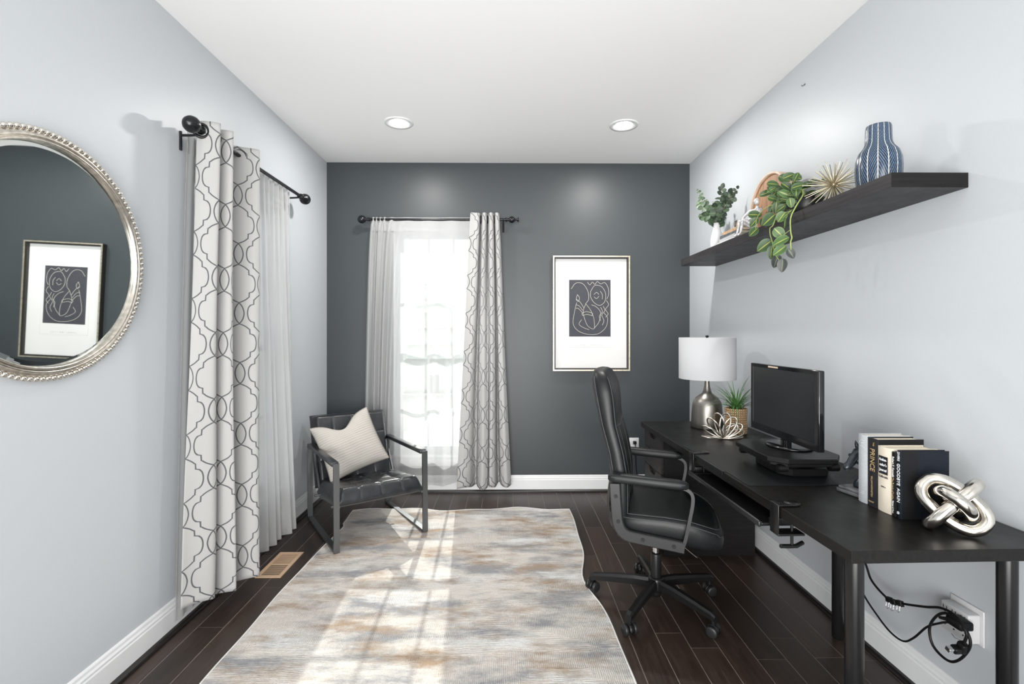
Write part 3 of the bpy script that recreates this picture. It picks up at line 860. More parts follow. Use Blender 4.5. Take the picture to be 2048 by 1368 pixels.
# back window: patterned panel on its right
topB = [(-0.285, 3.955), (-0.255, 3.965), (-0.215, 3.975), (-0.200, 4.045), (-0.192, 3.985), (-0.175, 3.955), (-0.155, 3.985), (-0.148, 4.05), (-0.140, 3.985), (-0.122, 3.955), (-0.102, 3.985),
        (-0.096, 4.05), (-0.090, 3.985), (-0.075, 3.957), (-0.058, 3.98), (-0.055, 4.045)]
botB = [(-0.385, 3.93), (-0.34, 3.925), (-0.295, 3.965), (-0.262, 4.05), (-0.245, 4.04), (-0.235, 3.96), (-0.195, 3.91), (-0.150, 3.95), (-0.145, 3.99), (-0.125, 3.93), (-0.085, 3.955),
        (-0.062, 4.045), (-0.05, 4.04), (-0.040, 3.975), (0.000, 3.94), (0.036, 3.985)]
def swayB(u, t):
    return (0.006 * math.sin(u * 9 + t * 5) * t, 0.004 * math.sin(u * 13 + t * 6) * t, 0.02 * (u - 0.4) * t ** 4 + 0.010 * math.sin(u * 25) * t ** 6)
mb = MB(); drape(mb, topB, botB, 2.290, 0.085, 160, 100, 0.9, sway=swayB)
cb = mb.build('patterned_curtain', M['trellis'])
tag(cb, 'white linen curtain with grey trellis pattern gathered right of the back window', 'curtain', 'trellis patterned curtains')
sm = cb.modifiers.new('thickness', 'SOLIDIFY'); sm.thickness = 0.0015; sm.offset = 0
for gx in (-0.207, -0.150, -0.098): grommet(cb, (gx, 4.015, 2.245), (1, 0.2, 0), 0.022)

# voile behind, back window: gathers on the left, one soft flat sweep over the panes
def swayS(u, t):
    return (0.0, 0.004 * math.sin(u * 60 + t * 3) * (u < 0.3), 0.012 * math.sin(u * 14 + 0.5) * t ** 3 + 0.0)
YS = 4.015
topS = [(-1.088, YS), (-1.075, YS - .014), (-1.062, YS + .012), (-1.05, YS - .014), (-1.036, YS + .012), (-1.02, YS - .012), (-1.005, YS + .010), (-0.985, YS - .012), (-0.965, YS + .01), (-0.93, YS - .006),
        (-0.89, YS + .004), (-0.80, YS - .004), (-0.72, YS + .002), (-0.63, YS - .003), (-0.54, YS + .002), (-0.45, YS - .004), (-0.36, YS + .002), (-0.25, YS)]
botS = [(-1.150, YS - .02), (-1.125, YS - .05), (-1.10, YS + .02), (-1.075, YS - .045), (-1.05, YS + .015), (-1.02, YS - .04), (-1.00, YS + .02), (-0.97, YS - .03), (-0.945, YS + .015), (-0.91, YS - .005),
        (-0.87, YS + .008), (-0.78, YS - .030), (-0.70, YS - .036), (-0.61, YS + .006), (-0.555, YS - .02), (-0.505, YS - .050), (-0.455, YS - .03), (-0.39, YS + .005), (-0.33, YS - 0.01)]
mb = MB(); drape(mb, topS, botS, 2.240, 0.095, 190, 60, 0.45, sway=swayS)
sb = mb.build('sheer_curtain', M['sheer'])
tag(sb, 'sheer white voile curtain covering the back window to the floor', 'sheer curtain', 'white voile curtains')
hm = MB(); drape(hm, topS, [(x, y) for x, y in topS], 2.262, 2.150, 190, 6)
hm.build('rod_pocket', M['sheer'], sb)

XS = -1.405
topQ = [(-1.456, 2.275)] + [((-1.460 if k < 15 else XS) + (0.013 if k % 2 else -0.013) * (0.4 if k < 15 else 1), 2.285 + k * 0.030) for k in range(31)] + [(XS, 3.215)]
botQ = [(-1.459, 2.195)] + [(-1.461 + (0.004 if k % 2 else -0.006), 2.205 + k * 0.0345) if k < 13 else (XS + (0.040 if k % 2 else -0.020) + 0.015 * math.sin(k), 2.175 + k * 0.0355) for k in range(31)] + [(XS - .0, 3.27)]
def swayQ(u, t):
    return (0.045 * t ** 1.5 * math.exp(-((u - 0.78) / 0.10) ** 2), 0, 0.05 * t ** 3 * (u - 0.5))
mb = MB(); drape(mb, topQ, botQ, 2.235, 0.070, 230, 50, 0.8, sway=swayQ)
sl_ = mb.build('sheer_curtain', M['sheer'])
tag(sl_, 'long sheer white voile curtain on the left wall behind the patterned curtain', 'sheer curtain', 'white voile curtains')
hm = MB(); drape(hm, topQ, topQ, 2.262, 2.150, 230, 5)
hm.build('rod_pocket', M['sheer'], sl_)
# ---------------------------------------------------------------- round mirror on the left wall
# local frame: z is the mirror normal; the whole thing leans a degree off the wall
MR = 0.392
mir = thing('round_mirror', 'large round wall mirror in a beaded silver frame on the left wall', 'mirror', (XL + 0.012, 1.603, 1.572), (0, math.radians(90 + 1.4), 0))
MB().lathe([(0.0005, 0.0), (MR - 0.012, 0.0), (MR - 0.012, 0.008), (0.0005, 0.008)], 96, smooth=False).build('backing', M['frameblack'], mir)
MB().lathe([(0.0005, 0.0125), (MR - 0.055, 0.0125)], 96, cap=False, smooth=False).build('glass', M['mirror'], mir)
MB().lathe([(MR - 0.055, 0.0126), (MR - 0.036, 0.0098)], 96, cap=False, smooth=False).build('bevel', M['mirror'], mir)
MB().lathe([(MR - 0.038, 0.009), (MR - 0.038, 0.022), (MR - 0.034, 0.025), (MR - 0.030, 0.024), (MR - 0.029, 0.018), (MR - 0.026, 0.018), (MR - 0.025, 0.023), (MR - 0.021, 0.025),
            (MR - 0.016, 0.021), (MR - 0.010, 0.016), (MR - 0.004, 0.010), (MR - 0.002, 0.002), (MR - 0.012, 0.000)], 120, cap=False).build('frame', M['champagne'], mir)
bead = MB().sphere((0, 0, 0), 0.0098, 12, 8).mesh('bead')
nb = 122
for k in range(nb):
    a = 2 * PI * k / nb
    link('bead', bead, M['silver'], mir, (MR * math.cos(a), MR * math.sin(a), 0.011))

# ---------------------------------------------------------------- framed print on the back wall
FX0, FX1, FZ0, FZ1 = 0.388, 1.027, 1.008, 1.961
art = thing('framed_print', 'framed line print in a thin pale gold frame on the dark back wall', 'picture', ((FX0 + FX1) / 2, YB, (FZ0 + FZ1) / 2))
w2, h2 = (FX1 - FX0) / 2, (FZ1 - FZ0) / 2
def ring_box(mb, w, h, t, y0, y1):
    mb.box((-w, y0, h - t), (w, y1, h)); mb.box((-w, y0, -h), (w, y1, -h + t))
    mb.box((-w, y0, -h + t), (-w + t, y1, h - t)); mb.box((w - t, y0, -h + t), (w, y1, h - t))
mb = MB(); ring_box(mb, w2, h2, 0.011, -0.046, -0.041); mb.build('gilt_edge', M['goldedge'], art)
mb = MB(); ring_box(mb, w2, h2, 0.010, -0.041, -0.001); mb.build('frame', M['frameblack'], art)
mb = MB(); ring_box(mb, w2 - 0.010, h2 - 0.010, 0.012, -0.034, -0.004); mb.build('inner_fillet', M['frameblack'], art)
MB().box((-w2 + 0.011, -0.012, -h2 + 0.011), (w2 - 0.011, -0.004, h2 - 0.011)).build('mat_board', M['mat_board'], art)
px0, px1, pz0, pz1 = 0.526, 0.872, 1.292, 1.765
ox, oz = (FX0 + FX1) / 2, (FZ0 + FZ1) / 2
mb = MB()                                   # recessed window of the mat: thin raised lip
X0, X1, Z0, Z1 = 0.500 - ox, 0.895 - ox, 1.205 - oz, 1.800 - oz
for lo, hi in (((X0, -0.0135, Z1 - .002), (X1, -0.012, Z1)), ((X0, -0.0135, Z0), (X1, -0.012, Z0 + .002)), ((X0, -0.0135, Z0 + .002), (X0 + .002, -0.012, Z1 - .002)), ((X1 - .002, -0.0135, Z0 + .002), (X1, -0.012, Z1 - .002))):
    mb.box(lo, hi)
mb.build('mat_bevel', M['mat_board'], art)
pr = MB().box((px0 - ox, -0.0128, pz0 - oz), (px1 - ox, -0.0120, pz1 - oz)).build('print', M['printdark'], art)
# generic flowing line drawing, in print coordinates 0..1
def LN(pts, w=0.0011):
    q = catmull([(px0 - ox + u * (px1 - px0), -0.0130, pz0 - oz + v * (pz1 - pz0)) for u, v in pts], 8)
    return q, w
strokes = [
    [(0.05, 0.84), (0.16, 0.94), (0.33, 0.93), (0.45, 0.80), (0.47, 0.66), (0.40, 0.58)],
    [(0.18, 0.60), (0.12, 0.40), (0.10, 0.22), (0.22, 0.10), (0.45, 0.04), (0.70, 0.05), (0.88, 0.16), (0.93, 0.32), (0.84, 0.42)],
    [(0.52, 0.80), (0.62, 0.90), (0.78, 0.88), (0.88, 0.76), (0.86, 0.62), (0.74, 0.55), (0.60, 0.60), (0.52, 0.70), (0.52, 0.80)],
    [(0.40, 0.58), (0.52, 0.46), (0.60, 0.30), (0.60, 0.14), (0.46, 0.18), (0.38, 0.30), (0.34, 0.44), (0.40, 0.58)],
    [(0.60, 0.14), (0.72, 0.26), (0.76, 0.42), (0.66, 0.52), (0.54, 0.56)],
    [(0.44, 0.96), (0.50, 0.91), (0.56, 0.96), (0.62, 0.92), (0.68, 0.97), (0.76, 0.93), (0.86, 0.95), (0.94, 0.86), (0.95, 0.74), (0.91, 0.66)],
    [(0.90, 0.64), (0.95, 0.56), (0.88, 0.48), (0.94, 0.40), (0.88, 0.34)],
    [(0.82, 0.54), (0.86, 0.46), (0.79, 0.38), (0.84, 0.28), (0.80, 0.20)],
    [(0.76, 0.52), (0.80, 0.44), (0.73, 0.36), (0.76, 0.28)],
    [(0.20, 0.74), (0.25, 0.68), (0.22, 0.62), (0.17, 0.66), (0.20, 0.74)],
    [(0.17, 0.66), (0.27, 0.60), (0.36, 0.50)], [(0.16, 0.56), (0.24, 0.54), (0.33, 0.46)],
    [(0.16, 0.50), (0.23, 0.49), (0.32, 0.42)], [(0.33, 0.42), (0.42, 0.44), (0.53, 0.42)], [(0.33, 0.37), (0.43, 0.39), (0.55, 0.37)],
    [(0.33, 0.42), (0.31, 0.40), (0.33, 0.37)], [(0.53, 0.42), (0.57, 0.40), (0.55, 0.37)],
    [(0.60, 0.74), (0.66, 0.78), (0.72, 0.74)], [(0.60, 0.70), (0.66, 0.67), (0.72, 0.71)], [(0.75, 0.80), (0.80, 0.74), (0.80, 0.66)],
    [(0.30, 0.30), (0.24, 0.22), (0.34, 0.16), (0.48, 0.12)],
]
mb = MB()
for st in strokes:
    q, w = LN(st)
    mb.tube(q, w, prof=[(-0.25, -1), (0.25, -1), (0.25, 1), (-0.25, 1)], up=(0, -1, 0))
mb.build('line_drawing', M['printline'], pr)
text('lettering', 'HENRI  MATISSE', 0.016, M['textgrey'], art, (0.70 - ox, -0.0124, 1.221 - oz), (1, 0, 0), (0, 0, 1), space=1.9)

# ---------------------------------------------------------------- wall outlet behind the office chair
ou = thing('wall_outlet', 'white outlet plate low on the dark back wall behind the office chair', 'outlet', (1.071, YB, 0.388))
MB().rbox((-0.040, -0.007, -0.058), (0.040, -0.0005, 0.058), 0.004).build('cover_plate', M['whiteplastic'], ou)
for dz in (-0.024, 0.024):
    s_ = MB().rbox((-0.017, -0.0095, dz - 0.015), (0.017, -0.0065, dz + 0.015), 0.003).build('socket', M['whiteplastic'], ou)
    if dz < 0:
        m_ = MB()
        for dx in (-0.007, 0.007): m_.box((dx - 0.0012, -0.0098, dz - 0.002), (dx + 0.0012, -0.0094, dz + 0.007))
        m_.build('slot', M['slot'], s_)
pg = MB().rbox((-0.012, -0.040, 0.008), (0.012, -0.010, 0.034), 0.004)
pg.tube([(0, -0.038, 0.018), (0, -0.046, 0.004), (0.002, -0.040, -0.08), (0.01, -0.030, -0.20), (0.04, -0.034, -0.372), (0.10, -0.10, -0.384)], 0.0035, 8)
tag(pg.build('power_plug', M['blackplastic'], None, (1.071, YB, 0.388)), 'black plug with a hanging cord in the outlet behind the office chair', 'plug')

# ---------------------------------------------------------------- leather armchair
AC = thing('armchair', 'black tufted leather armchair on a flat steel frame in the far left corner', 'armchair', (-0.967, 3.400, 0.0062), (math.radians(-0.95), 0, math.radians(33.4)))
AW, AD, AH = 0.302, 0.362, 0.530      # half width, half depth, arm height
bw, bt = 0.017, 0.0075                # half the bar width, half its thickness
rz = 0.0145                           # the rug lies under some feet
for s in (-1, 1):
    xc = s * (AW - bw)
    z0 = 0.0008
    fr = MB()
    for lo, hi in (((xc - bw, -AD, z0), (xc + bw, AD, z0 + 2 * bt)), ((xc - bw, -AD, AH - 2 * bt), (xc + bw, AD, AH)),
                   ((xc - bw, -AD, z0 + 2 * bt), (xc + bw, -AD + 2 * bt, AH - 2 * bt)), ((xc - bw, AD - 2 * bt, z0 + 2 * bt), (xc + bw, AD, AH - 2 * bt))):
        fr.box(lo, hi)
    fr.build('side_frame', M['gunmetal'], AC)
    sl = MB().rbox((xc - bw - 0.005, -AD + 0.03, AH - 2 * bt - 0.006), (xc + bw + 0.005, AD - 0.03, AH + 0.005), 0.005)
    sl.build('armrest_wrap', M['leather'], AC)
    x1 = s * (AW - 2 * bw - 0.002)
    rail = MB()
    rail.tube([(x1, -AD + 0.015, 0.270), (x1, 0.14, 0.215), (x1, 0.335, 0.52)], 1.0, prof=[(-0.012, -0.005), (0.012, -0.005), (0.012, 0.005), (-0.012, 0.005)])
    rail.build('support_rail', M['gunmetal'], AC)
    for q in ((-AD + 0.05, 0.262), (0.12, 0.222)):
        MB().cyl((s * (AW - 2 * bw - 0.003), q[0], q[1]), (s * (AW + 0.003), q[0], q[1]), 0.007, 10).build('bolt', M['gunmetal'], AC)
cb_ = MB()
for y, z in ((-0.26, 0.247), (0.10, 0.206)):
    cb_.box((-AW + 2 * bw, y - 0.012, z - 0.006), (AW - 2 * bw, y + 0.012, z + 0.006))
cb_.build('cross_bar', M['gunmetal'], AC)

def tufted(name, w, d, th, ncol, nrow, mat4, nx=84, ny=84, buttons=True, parent=None):
    """cushion in local x (-w/2..w/2), y (0..d), top at z=th; seams on a grid, buttons where they cross"""
    def top(u, v):
        e = min(u, 1 - u) * w; f = min(v, 1 - v) * d
        rnd = lambda q: 1 - max(0.0, 1 - q / 0.035) ** 2.2 * 0.55
        z = th * rnd(e) * rnd(f)
        fu = u * ncol; fv = v * nrow
        du = abs(fu - round(fu)) / ncol * w if 0 < round(fu) < ncol else 9
        dv = abs(fv - round(fv)) / nrow * d if 0 < round(fv) < nrow else 9
        z -= 0.0040 * math.exp(-(du / 0.005) ** 2) + 0.003 * math.exp(-du / 0.02)
        z -= 0.0025 * math.exp(-(dv / 0.004) ** 2) + 0.002 * math.exp(-dv / 0.02)
        if du < 1 and dv < 1:
            r = math.hypot(du, dv); z -= 0.016 * math.exp(-(r / 0.020) ** 1.2)
        return z + 0.006
    vs = []; fs = []
    for j in range(ny + 1):
        for i in range(nx + 1):
            u, v = i / nx, j / ny
            vs.append((w * (u - 0.5), d * v, top(u, v)))
    W = nx + 1
    for j in range(ny):
        for i in range(nx): fs.append((j * W + i, j * W + i + 1, (j + 1) * W + i + 1, (j + 1) * W + i))
    loop = [i for i in range(W)] + [j * W + nx for j in range(1, ny + 1)] + [ny * W + i for i in range(nx - 1, -1, -1)] + [j * W for j in range(ny - 1, 0, -1)]
    n = len(loop); base = len(vs)
    levels = [0.72, 0.40, 0.12, 0.0]
    for k, lv in enumerate(levels):
        for q in loop:
            p = Vector(vs[q]); c = Vector((0, d / 2, p.z))
            out = Vector((p.x / (w / 2), (p.y - d / 2) / (d / 2), 0))
            sw = 0.008 * math.sin(PI * (1 - lv)) if k < 3 else -0.004
            vs.append((p.x + out.x * sw, p.y + out.y * sw, vs[q][2] * lv))
    rows = [loop] + [[base + k * n + i for i in range(n)] for k in range(len(levels))]
    for a, b in zip(rows, rows[1:]):
        for i in range(n): fs.append((a[(i + 1) % n], a[i], b[i], b[(i + 1) % n]))
    fs.append(tuple(reversed(rows[-1])) if False else tuple(rows[-1][::-1]))
    vs = [mat4 @ Vector(p) for p in vs]
    o = MB().add(vs, fs, True).build(name, M['leather'], parent)
    pip = MB()
    for i in range(1, ncol):
        x = w * (i / ncol - 0.5)
        line = [mat4 @ Vector((x, d * t / 40, top(i / ncol, t / 40) + 0.001)) for t in range(0, 41)]
        front = [mat4 @ Vector((x, -0.006 * math.sin(PI * t / 6), top(i / ncol, 0) * t / 6)) for t in range(0, 7)]
        pip.tube(front + line[1:], 0.0012, 5)
    for j in range(1, nrow):
        y = d * j / nrow
        pip.tube([mat4 @ Vector((w * (t / 40 - 0.5), y, top(t / 40, j / nrow) + 0.001)) for t in range(41)], 0.0012, 5)
    pip.build('stitched_seam', M['stitch'], o)
    if buttons:
        me = None
        for i in range(1, ncol):
            for j in range(1, nrow):
                p = mat4 @ Vector((w * (i / ncol - 0.5), d * j / nrow, top(i / ncol, j / nrow) + 0.002))
                if me is None: me = MB().sphere((0, 0, 0), 0.0095, 12, 8, mat=mat4.to_3x3().to_4x4() @ Matrix.Diagonal((1, 1, 0.5, 1))).mesh('button')
                link('button', me, M['leather'], o, p)
    return o
seat_m = Matrix.Translation((0, -0.345, 0.268)) @ Matrix.Rotation(math.radians(-6.5), 4, 'X')
tufted('seat', 0.532, 0.535, 0.096, 4, 3, seat_m, parent=AC)
back_m = Matrix.Translation((0, 0.268, 0.235)) @ Matrix.Rotation(math.radians(70), 4, 'X') @ Matrix.Diagonal((1, 1, 1, 1))
tufted('backrest', 0.532, 0.500, 0.090, 4, 3, back_m, parent=AC)

# pillow leaning in the armchair
def build_pillow():
    n = 44; S = 0.205
    vs = []; fs = []; uvs = []
    def pt(u, v, side):
        x, y = u * 2 - 1, v * 2 - 1
        pin = 1 - 0.07 * (1 - (x * x)) * (abs(y) ** 3) ; pin2 = 1 - 0.07 * (1 - y * y) * (abs(x) ** 3)
        X = x * S * pin2; Y = y * S * pin
        e = (1 - abs(x) ** 2.6) * (1 - abs(y) ** 2.6)
        t = 0.072 * max(e, 0) ** 0.55
        chop = math.exp(-((x + 0.05) / 0.30) ** 2) * max(0, (y + 0.1)) ** 1.3
        Y -= 0.085 * math.exp(-((x + 0.05) / 0.42) ** 2) * max(0, y) ** 2.2
        t *= 1 - 0.55 * chop
        t += 0.004 * math.sin(x * 9 + y * 4) * e
        t += 0.0022 * math.sin(y * 62 + 3.0 * math.sin(x * 2.2 + 1)) * min(1, e * 3)
        bend = -0.03 * (y > 0) * y * y
        return (X, Y, side * t + bend)
    for side in (1, -1):
        b = len(vs)
        for j in range(n + 1):
            for i in range(n + 1):
                vs.append(pt(i / n, j / n, side)); uvs.append((i / n, j / n))
        W = n + 1
        for j in range(n):
            for i in range(n):
                q = (b + j * W + i, b + j * W + i + 1, b + (j + 1) * W + i + 1, b + (j + 1) * W + i)
                fs.append(q if side > 0 else q[::-1])
    mb = MB().add(vs, fs, True, [[uvs[k] for k in f] for f in fs])
    o = mb.build('throw_pillow', M['pillow'])
    edge = [pt(t / 20, 0, 1) for t in range(20)] + [pt(1, t / 20, 1) for t in range(20)] + [pt(1 - t / 20, 1, 1) for t in range(20)] + [pt(0, 1 - t / 20, 1) for t in range(20)]
    MB().tube([Vector(p) for p in edge], 0.003, 6, closed=True).build('piping', M['pillow'], o)
    return o
pil = build_pillow()
tag(pil, 'ivory pleated throw pillow leaning in the black leather armchair', 'pillow')
pil.matrix_world = AC.matrix_basis @ Matrix.Translation((-0.080, 0.085, 0.555)) @ Matrix.Rotation(math.radians(-12), 4, 'Z') @ Matrix.Rotation(math.radians(66), 4, 'X') @ Matrix.Rotation(math.radians(19), 4, 'Z')
# ---------------------------------------------------------------- office chair (local x is its front)
OC = thing('office_chair', 'black high-back office chair on a five-star base with casters at the desk', 'chair', (0.733, 2.40, 0), (0, 0, math.radians(-17)))
def sring(cx, cy, z, a, b, e=4.0, n=40):
    r = []
    for k in range(n):
        t = 2 * PI * k / n; c, s_ = math.cos(t), math.sin(t)
        r.append((cx + a * math.copysign(abs(c) ** (2 / e), c), cy + b * math.copysign(abs(s_) ** (2 / e), s_), z))
    return r
def interp(tab, t):
    for (t0, *a), (t1, *b) in zip(tab, tab[1:]):
        if t <= t1:
            k = (t - t0) / (t1 - t0); k = max(0, min(1, k))
            return [x + (y - x) * k for x, y in zip(a, b)]
    return list(tab[-1][1:])
# backrest: (z, centre x, half thickness, half width)
BT = [(0.385, -0.165, 0.022, 0.200), (0.45, -0.165, 0.036, 0.232), (0.55, -0.168, 0.042, 0.238), (0.66, -0.170, 0.044, 0.238), (0.78, -0.190, 0.043, 0.232), (0.90, -0.222, 0.044, 0.224),
      (1.00, -0.238, 0.049, 0.220), (1.06, -0.248, 0.051, 0.214), (1.10, -0.255, 0.049, 0.202), (1.13, -0.260, 0.042, 0.178), (1.146, -0.264, 0.028, 0.140), (1.150, -0.265, 0.012, 0.09)]
def brings(f=1.0, n=36, k=52):
    zs = [BT[0][0] + (BT[-1][0] - BT[0][0]) * (i / k) for i in range(k)] + [1.142, 1.147, 1.150]
    zs = sorted(set(zs)); out = []
    for z in zs:
        cx, ht, hw = interp(BT, z)
        r = [Vector(p) for p in sring(cx, 0, z, ht, hw, 3.6, n)]
        for p in r:                                    # a slight dish across the width
            p.x += 0.35 * (p.y ** 2)
            if p.x > cx and 0.93 < z < 1.12: p.x += 0.012 * math.sin(PI * (z - 0.93) / 0.19) * (1 - (p.y / 0.24) ** 2)
        out.append(r)
    return out
bk = MB().rings(brings()).build('backrest', M['fauxblack'], OC)
def bseam(z0, z1, yk, front, n=30):
    pts = []
    for i in range(n + 1):
        z = z0 + (z1 - z0) * i / n; cx, ht, hw = interp(BT, z)
        y = yk * hw; x = cx + (ht if front else -ht) * (1 - abs(yk) ** 3.6) ** (1 / 3.6) + 0.35 * y * y
        if front and 0.93 < z < 1.12: x += 0.012 * math.sin(PI * (z - 0.93) / 0.19) * (1 - (y / 0.24) ** 2)
        pts.append((x, y, z))
    return pts
sm_ = MB()
for yk in (-0.93, 0.93):
    sm_.tube(bseam(0.47, 1.12, yk, True), 0.0022, 5); sm_.tube(bseam(0.47, 1.12, yk, False), 0.0025, 5)
for yk in (-0.42, 0.42): sm_.tube(bseam(0.50, 0.90, yk, True), 0.0018, 5)
for z in (0.90,):
    pts = []
    for i in range(25):
        yk = -0.93 + 1.86 * i / 24; cx, ht, hw = interp(BT, z - 0.03 * (1 - abs(yk))); y = yk * hw
        pts.append((cx + ht * (1 - abs(yk) ** 3.6) ** (1 / 3.6) + 0.35 * y * y, y, z - 0.03 * (1 - abs(yk))))
    sm_.tube(pts, 0.0022, 5)
sm_.build('stitched_seam', M['stitch'], bk)
# seat
ST = [(0.395, 0.035, 0.195, 0.205), (0.402, 0.038, 0.235, 0.235), (0.425, 0.040, 0.252, 0.246), (0.455, 0.040, 0.256, 0.250), (0.480, 0.040, 0.252, 0.247), (0.494, 0.040, 0.240, 0.238), (0.500, 0.038, 0.215, 0.215), (0.502, 0.035, 0.12, 0.12), (0.502, 0.035, 0.02, 0.02)]
def seatdrop(p):
    q = max(0, (p.x - 0.06)) / 0.235
    p.z -= 0.055 * q ** 1.8
    p.z += 0.018 * max(0, (abs(p.y) - 0.10) / 0.15) ** 2 * (p.z > 0.44)
    return p
sr = [[seatdrop(Vector(p)) for p in sring(cx, 0, z, a, b, 4.2, 56)] for z, cx, a, b in ST]
se = MB().rings(sr).build('seat', M['fauxblack'], OC)
ss = MB()
for (z, a, b) in ((0.4965, 0.2375, 0.2355), (0.480, 0.254, 0.249)):
    ss.tube([seatdrop(Vector(p)) for p in sring(0.040, 0, z, a, b, 4.2, 56)], 0.0018, 5, closed=True)
ss.build('stitched_seam', M['stitch'], se)
# back plate joining backrest and seat
bp = MB()
pl = catmull([(-0.205, 0, 0.66), (-0.222, 0, 0.55), (-0.222, 0, 0.44), (-0.195, 0, 0.385), (-0.08, 0, 0.378), (0.06, 0, 0.378)], 8)
bp.tube(pl, 1.0, prof=[(-0.006, -0.05), (0.006, -0.05), (0.006, 0.05), (-0.006, 0.05)], up=(0, 1, 0)) if False else None
for s in (-1,):
    rs = []
    P_ = pl
    for i, p in enumerate(P_):
        t = (P_[min(i + 1, len(P_) - 1)] - P_[max(i - 1, 0)]).normalized(); nrm = t.cross(Vector((0, 1, 0)))
        rs.append([p + nrm * 0.006 + Vector((0, -0.055, 0)), p + nrm * 0.006 + Vector((0, 0.055, 0)), p - nrm * 0.006 + Vector((0, 0.055, 0)), p - nrm * 0.006 + Vector((0, -0.055, 0))])
    bp.rings(rs, smooth=False)
bp.build('back_bracket', M['blackmetal'], OC)
# arms: a broad moulded loop each side, a slim front post, a padded top
for s in (-1, 1):
    ya = s * 0.268
    path = catmull([(-0.176, ya, 0.655), (-0.170, ya, 0.56), (-0.160, ya, 0.475), (-0.128, ya, 0.432), (-0.06, ya, 0.420), (0.04, ya, 0.410), (0.118, ya, 0.402)], 8)
    m = len(path); rs = []
    for i, p in enumerate(path):
        t = (path[min(i + 1, m - 1)] - path[max(i - 1, 0)]).normalized(); nrm = t.cross(Vector((0, 1, 0)))
        w = 0.024
        rs.append([p + nrm * a + Vector((0, b, 0)) for a, b in ((w, -0.010), (w, 0.010), (w - 0.004, 0.013), (-w + 0.004, 0.013), (-w, 0.010), (-w, -0.010), (-w + 0.004, -0.013), (w - 0.004, -0.013))])
    post = catmull([(0.105, ya, 0.385), (0.122, ya, 0.44), (0.140, ya, 0.53), (0.152, ya, 0.605), (0.145, ya, 0.640), (0.115, ya, 0.658), (0.06, ya, 0.662)], 7)
    fm = MB().rings(rs, smooth=False)
    fm.tube(post, 1.0, prof=[(-0.007, -0.011), (0.007, -0.011), (0.007, 0.011), (-0.007, 0.011)])
    af = fm.build('arm_frame', M['greyplastic'], OC)
    for q in ((-0.171, 0.600), (-0.160, 0.490), (-0.055, 0.420), (0.075, 0.406)):
        sc_ = MB().cyl((q[0], ya + s * 0.0125, q[1]), (q[0], ya + s * 0.0155, q[1]), 0.0085, 16)
        sc_.cyl((q[0], ya + s * 0.0150, q[1]), (q[0], ya + s * 0.0162, q[1]), 0.004, 6)
        sc_.build('screw', M['rubber'], af)
    pr_ = []
    for x, hw, hz in ((-0.205, 0.016, 0.010), (-0.198, 0.022, 0.017), (-0.17, 0.027, 0.021), (0.0, 0.028, 0.021), (0.10, 0.027, 0.020), (0.128, 0.020, 0.015), (0.136, 0.010, 0.008)):
        zc = 0.681 - 0.012 * ((x + 0.2) / 0.33)
        pr_.append([(x, ya + hw * math.copysign(abs(math.cos(a)) ** 0.6, math.cos(a)), zc + hz * math.copysign(abs(math.sin(a)) ** 0.7, math.sin(a))) for a in [2 * PI * k / 24 for k in range(24)]])
    ap = MB().rings(pr_).build('arm_pad', M['fauxblack'], OC)
    st_ = MB(); 
    for zz in (0.007,):
        st_.tube([(x, ya + s_ * hw * 1.0, 0.681 - 0.012 * ((x + 0.2) / 0.33) + zz) for s_, xs in ((-1, (-0.19, -0.17, 0.0, 0.10, 0.12)), ) for x, hw in zip(xs, (0.023, 0.027, 0.028, 0.027, 0.022))], 0.0014, 5)
        st_.tube([(x, ya + hw, 0.681 - 0.012 * ((x + 0.2) / 0.33) + zz) for x, hw in zip((-0.19, -0.17, 0.0, 0.10, 0.12), (0.023, 0.027, 0.028, 0.027, 0.022))], 0.0014, 5)
    st_.build('stitching', M['stitch'], ap)
# mechanism, lever, gas lift
mc = MB().rbox((-0.10, -0.09, 0.355), (0.13, 0.09, 0.395), 0.008)
mc.build('tilt_mechanism', M['blackmetal'], OC)
kn = MB().lathe([(0.001, 0), (0.020, 0), (0.026, 0.004), (0.027, 0.045), (0.020, 0.050)], 20, mat=Matrix.Translation((0.085, -0.10, 0.325)))
for k in range(12):
    a = 2 * PI * k / 12; kn.box((0.085 + 0.026 * math.cos(a) - 0.003, -0.10 + 0.026 * math.sin(a) - 0.003, 0.330), (0.085 + 0.026 * math.cos(a) + 0.003, -0.10 + 0.026 * math.sin(a) + 0.003, 0.368))
kn.build('tension_knob', M['greyplastic'], OC)
MB().tube([(0.05, -0.09, 0.372), (0.12, -0.17, 0.368), (0.17, -0.255, 0.362)], 0.004, 8).build('tilt_lever', M['chrome'], OC)
lv = MB().tube(catmull([(-0.03, 0.09, 0.365), (-0.04, 0.15, 0.350), (-0.055, 0.22, 0.315), (-0.06, 0.27, 0.30)], 5), 0.006, 8)
lv.rbox((-0.082, 0.255, 0.290), (-0.046, 0.305, 0.306), 0.006)
lv.build('height_lever', M['blackplastic'], OC)
MB().cyl((0, 0, 0.250), (0, 0, 0.356), 0.0145, 20).build('gas_piston', M['chrome'], OC)
gl_ = MB().lathe([(0.001, 0.045), (0.022, 0.045), (0.025, 0.055), (0.026, 0.245), (0.024, 0.252), (0.015, 0.254)], 24)
gl_.build('gas_lift', M['blackmetal'], OC)
hub = MB().lathe([(0.0262, 0.070), (0.036, 0.072), (0.038, 0.085), (0.038, 0.125), (0.034, 0.135), (0.0262, 0.138)], 24, cap=False)
hub.build('base_hub', M['blackmetal'], OC)
leg_m = None
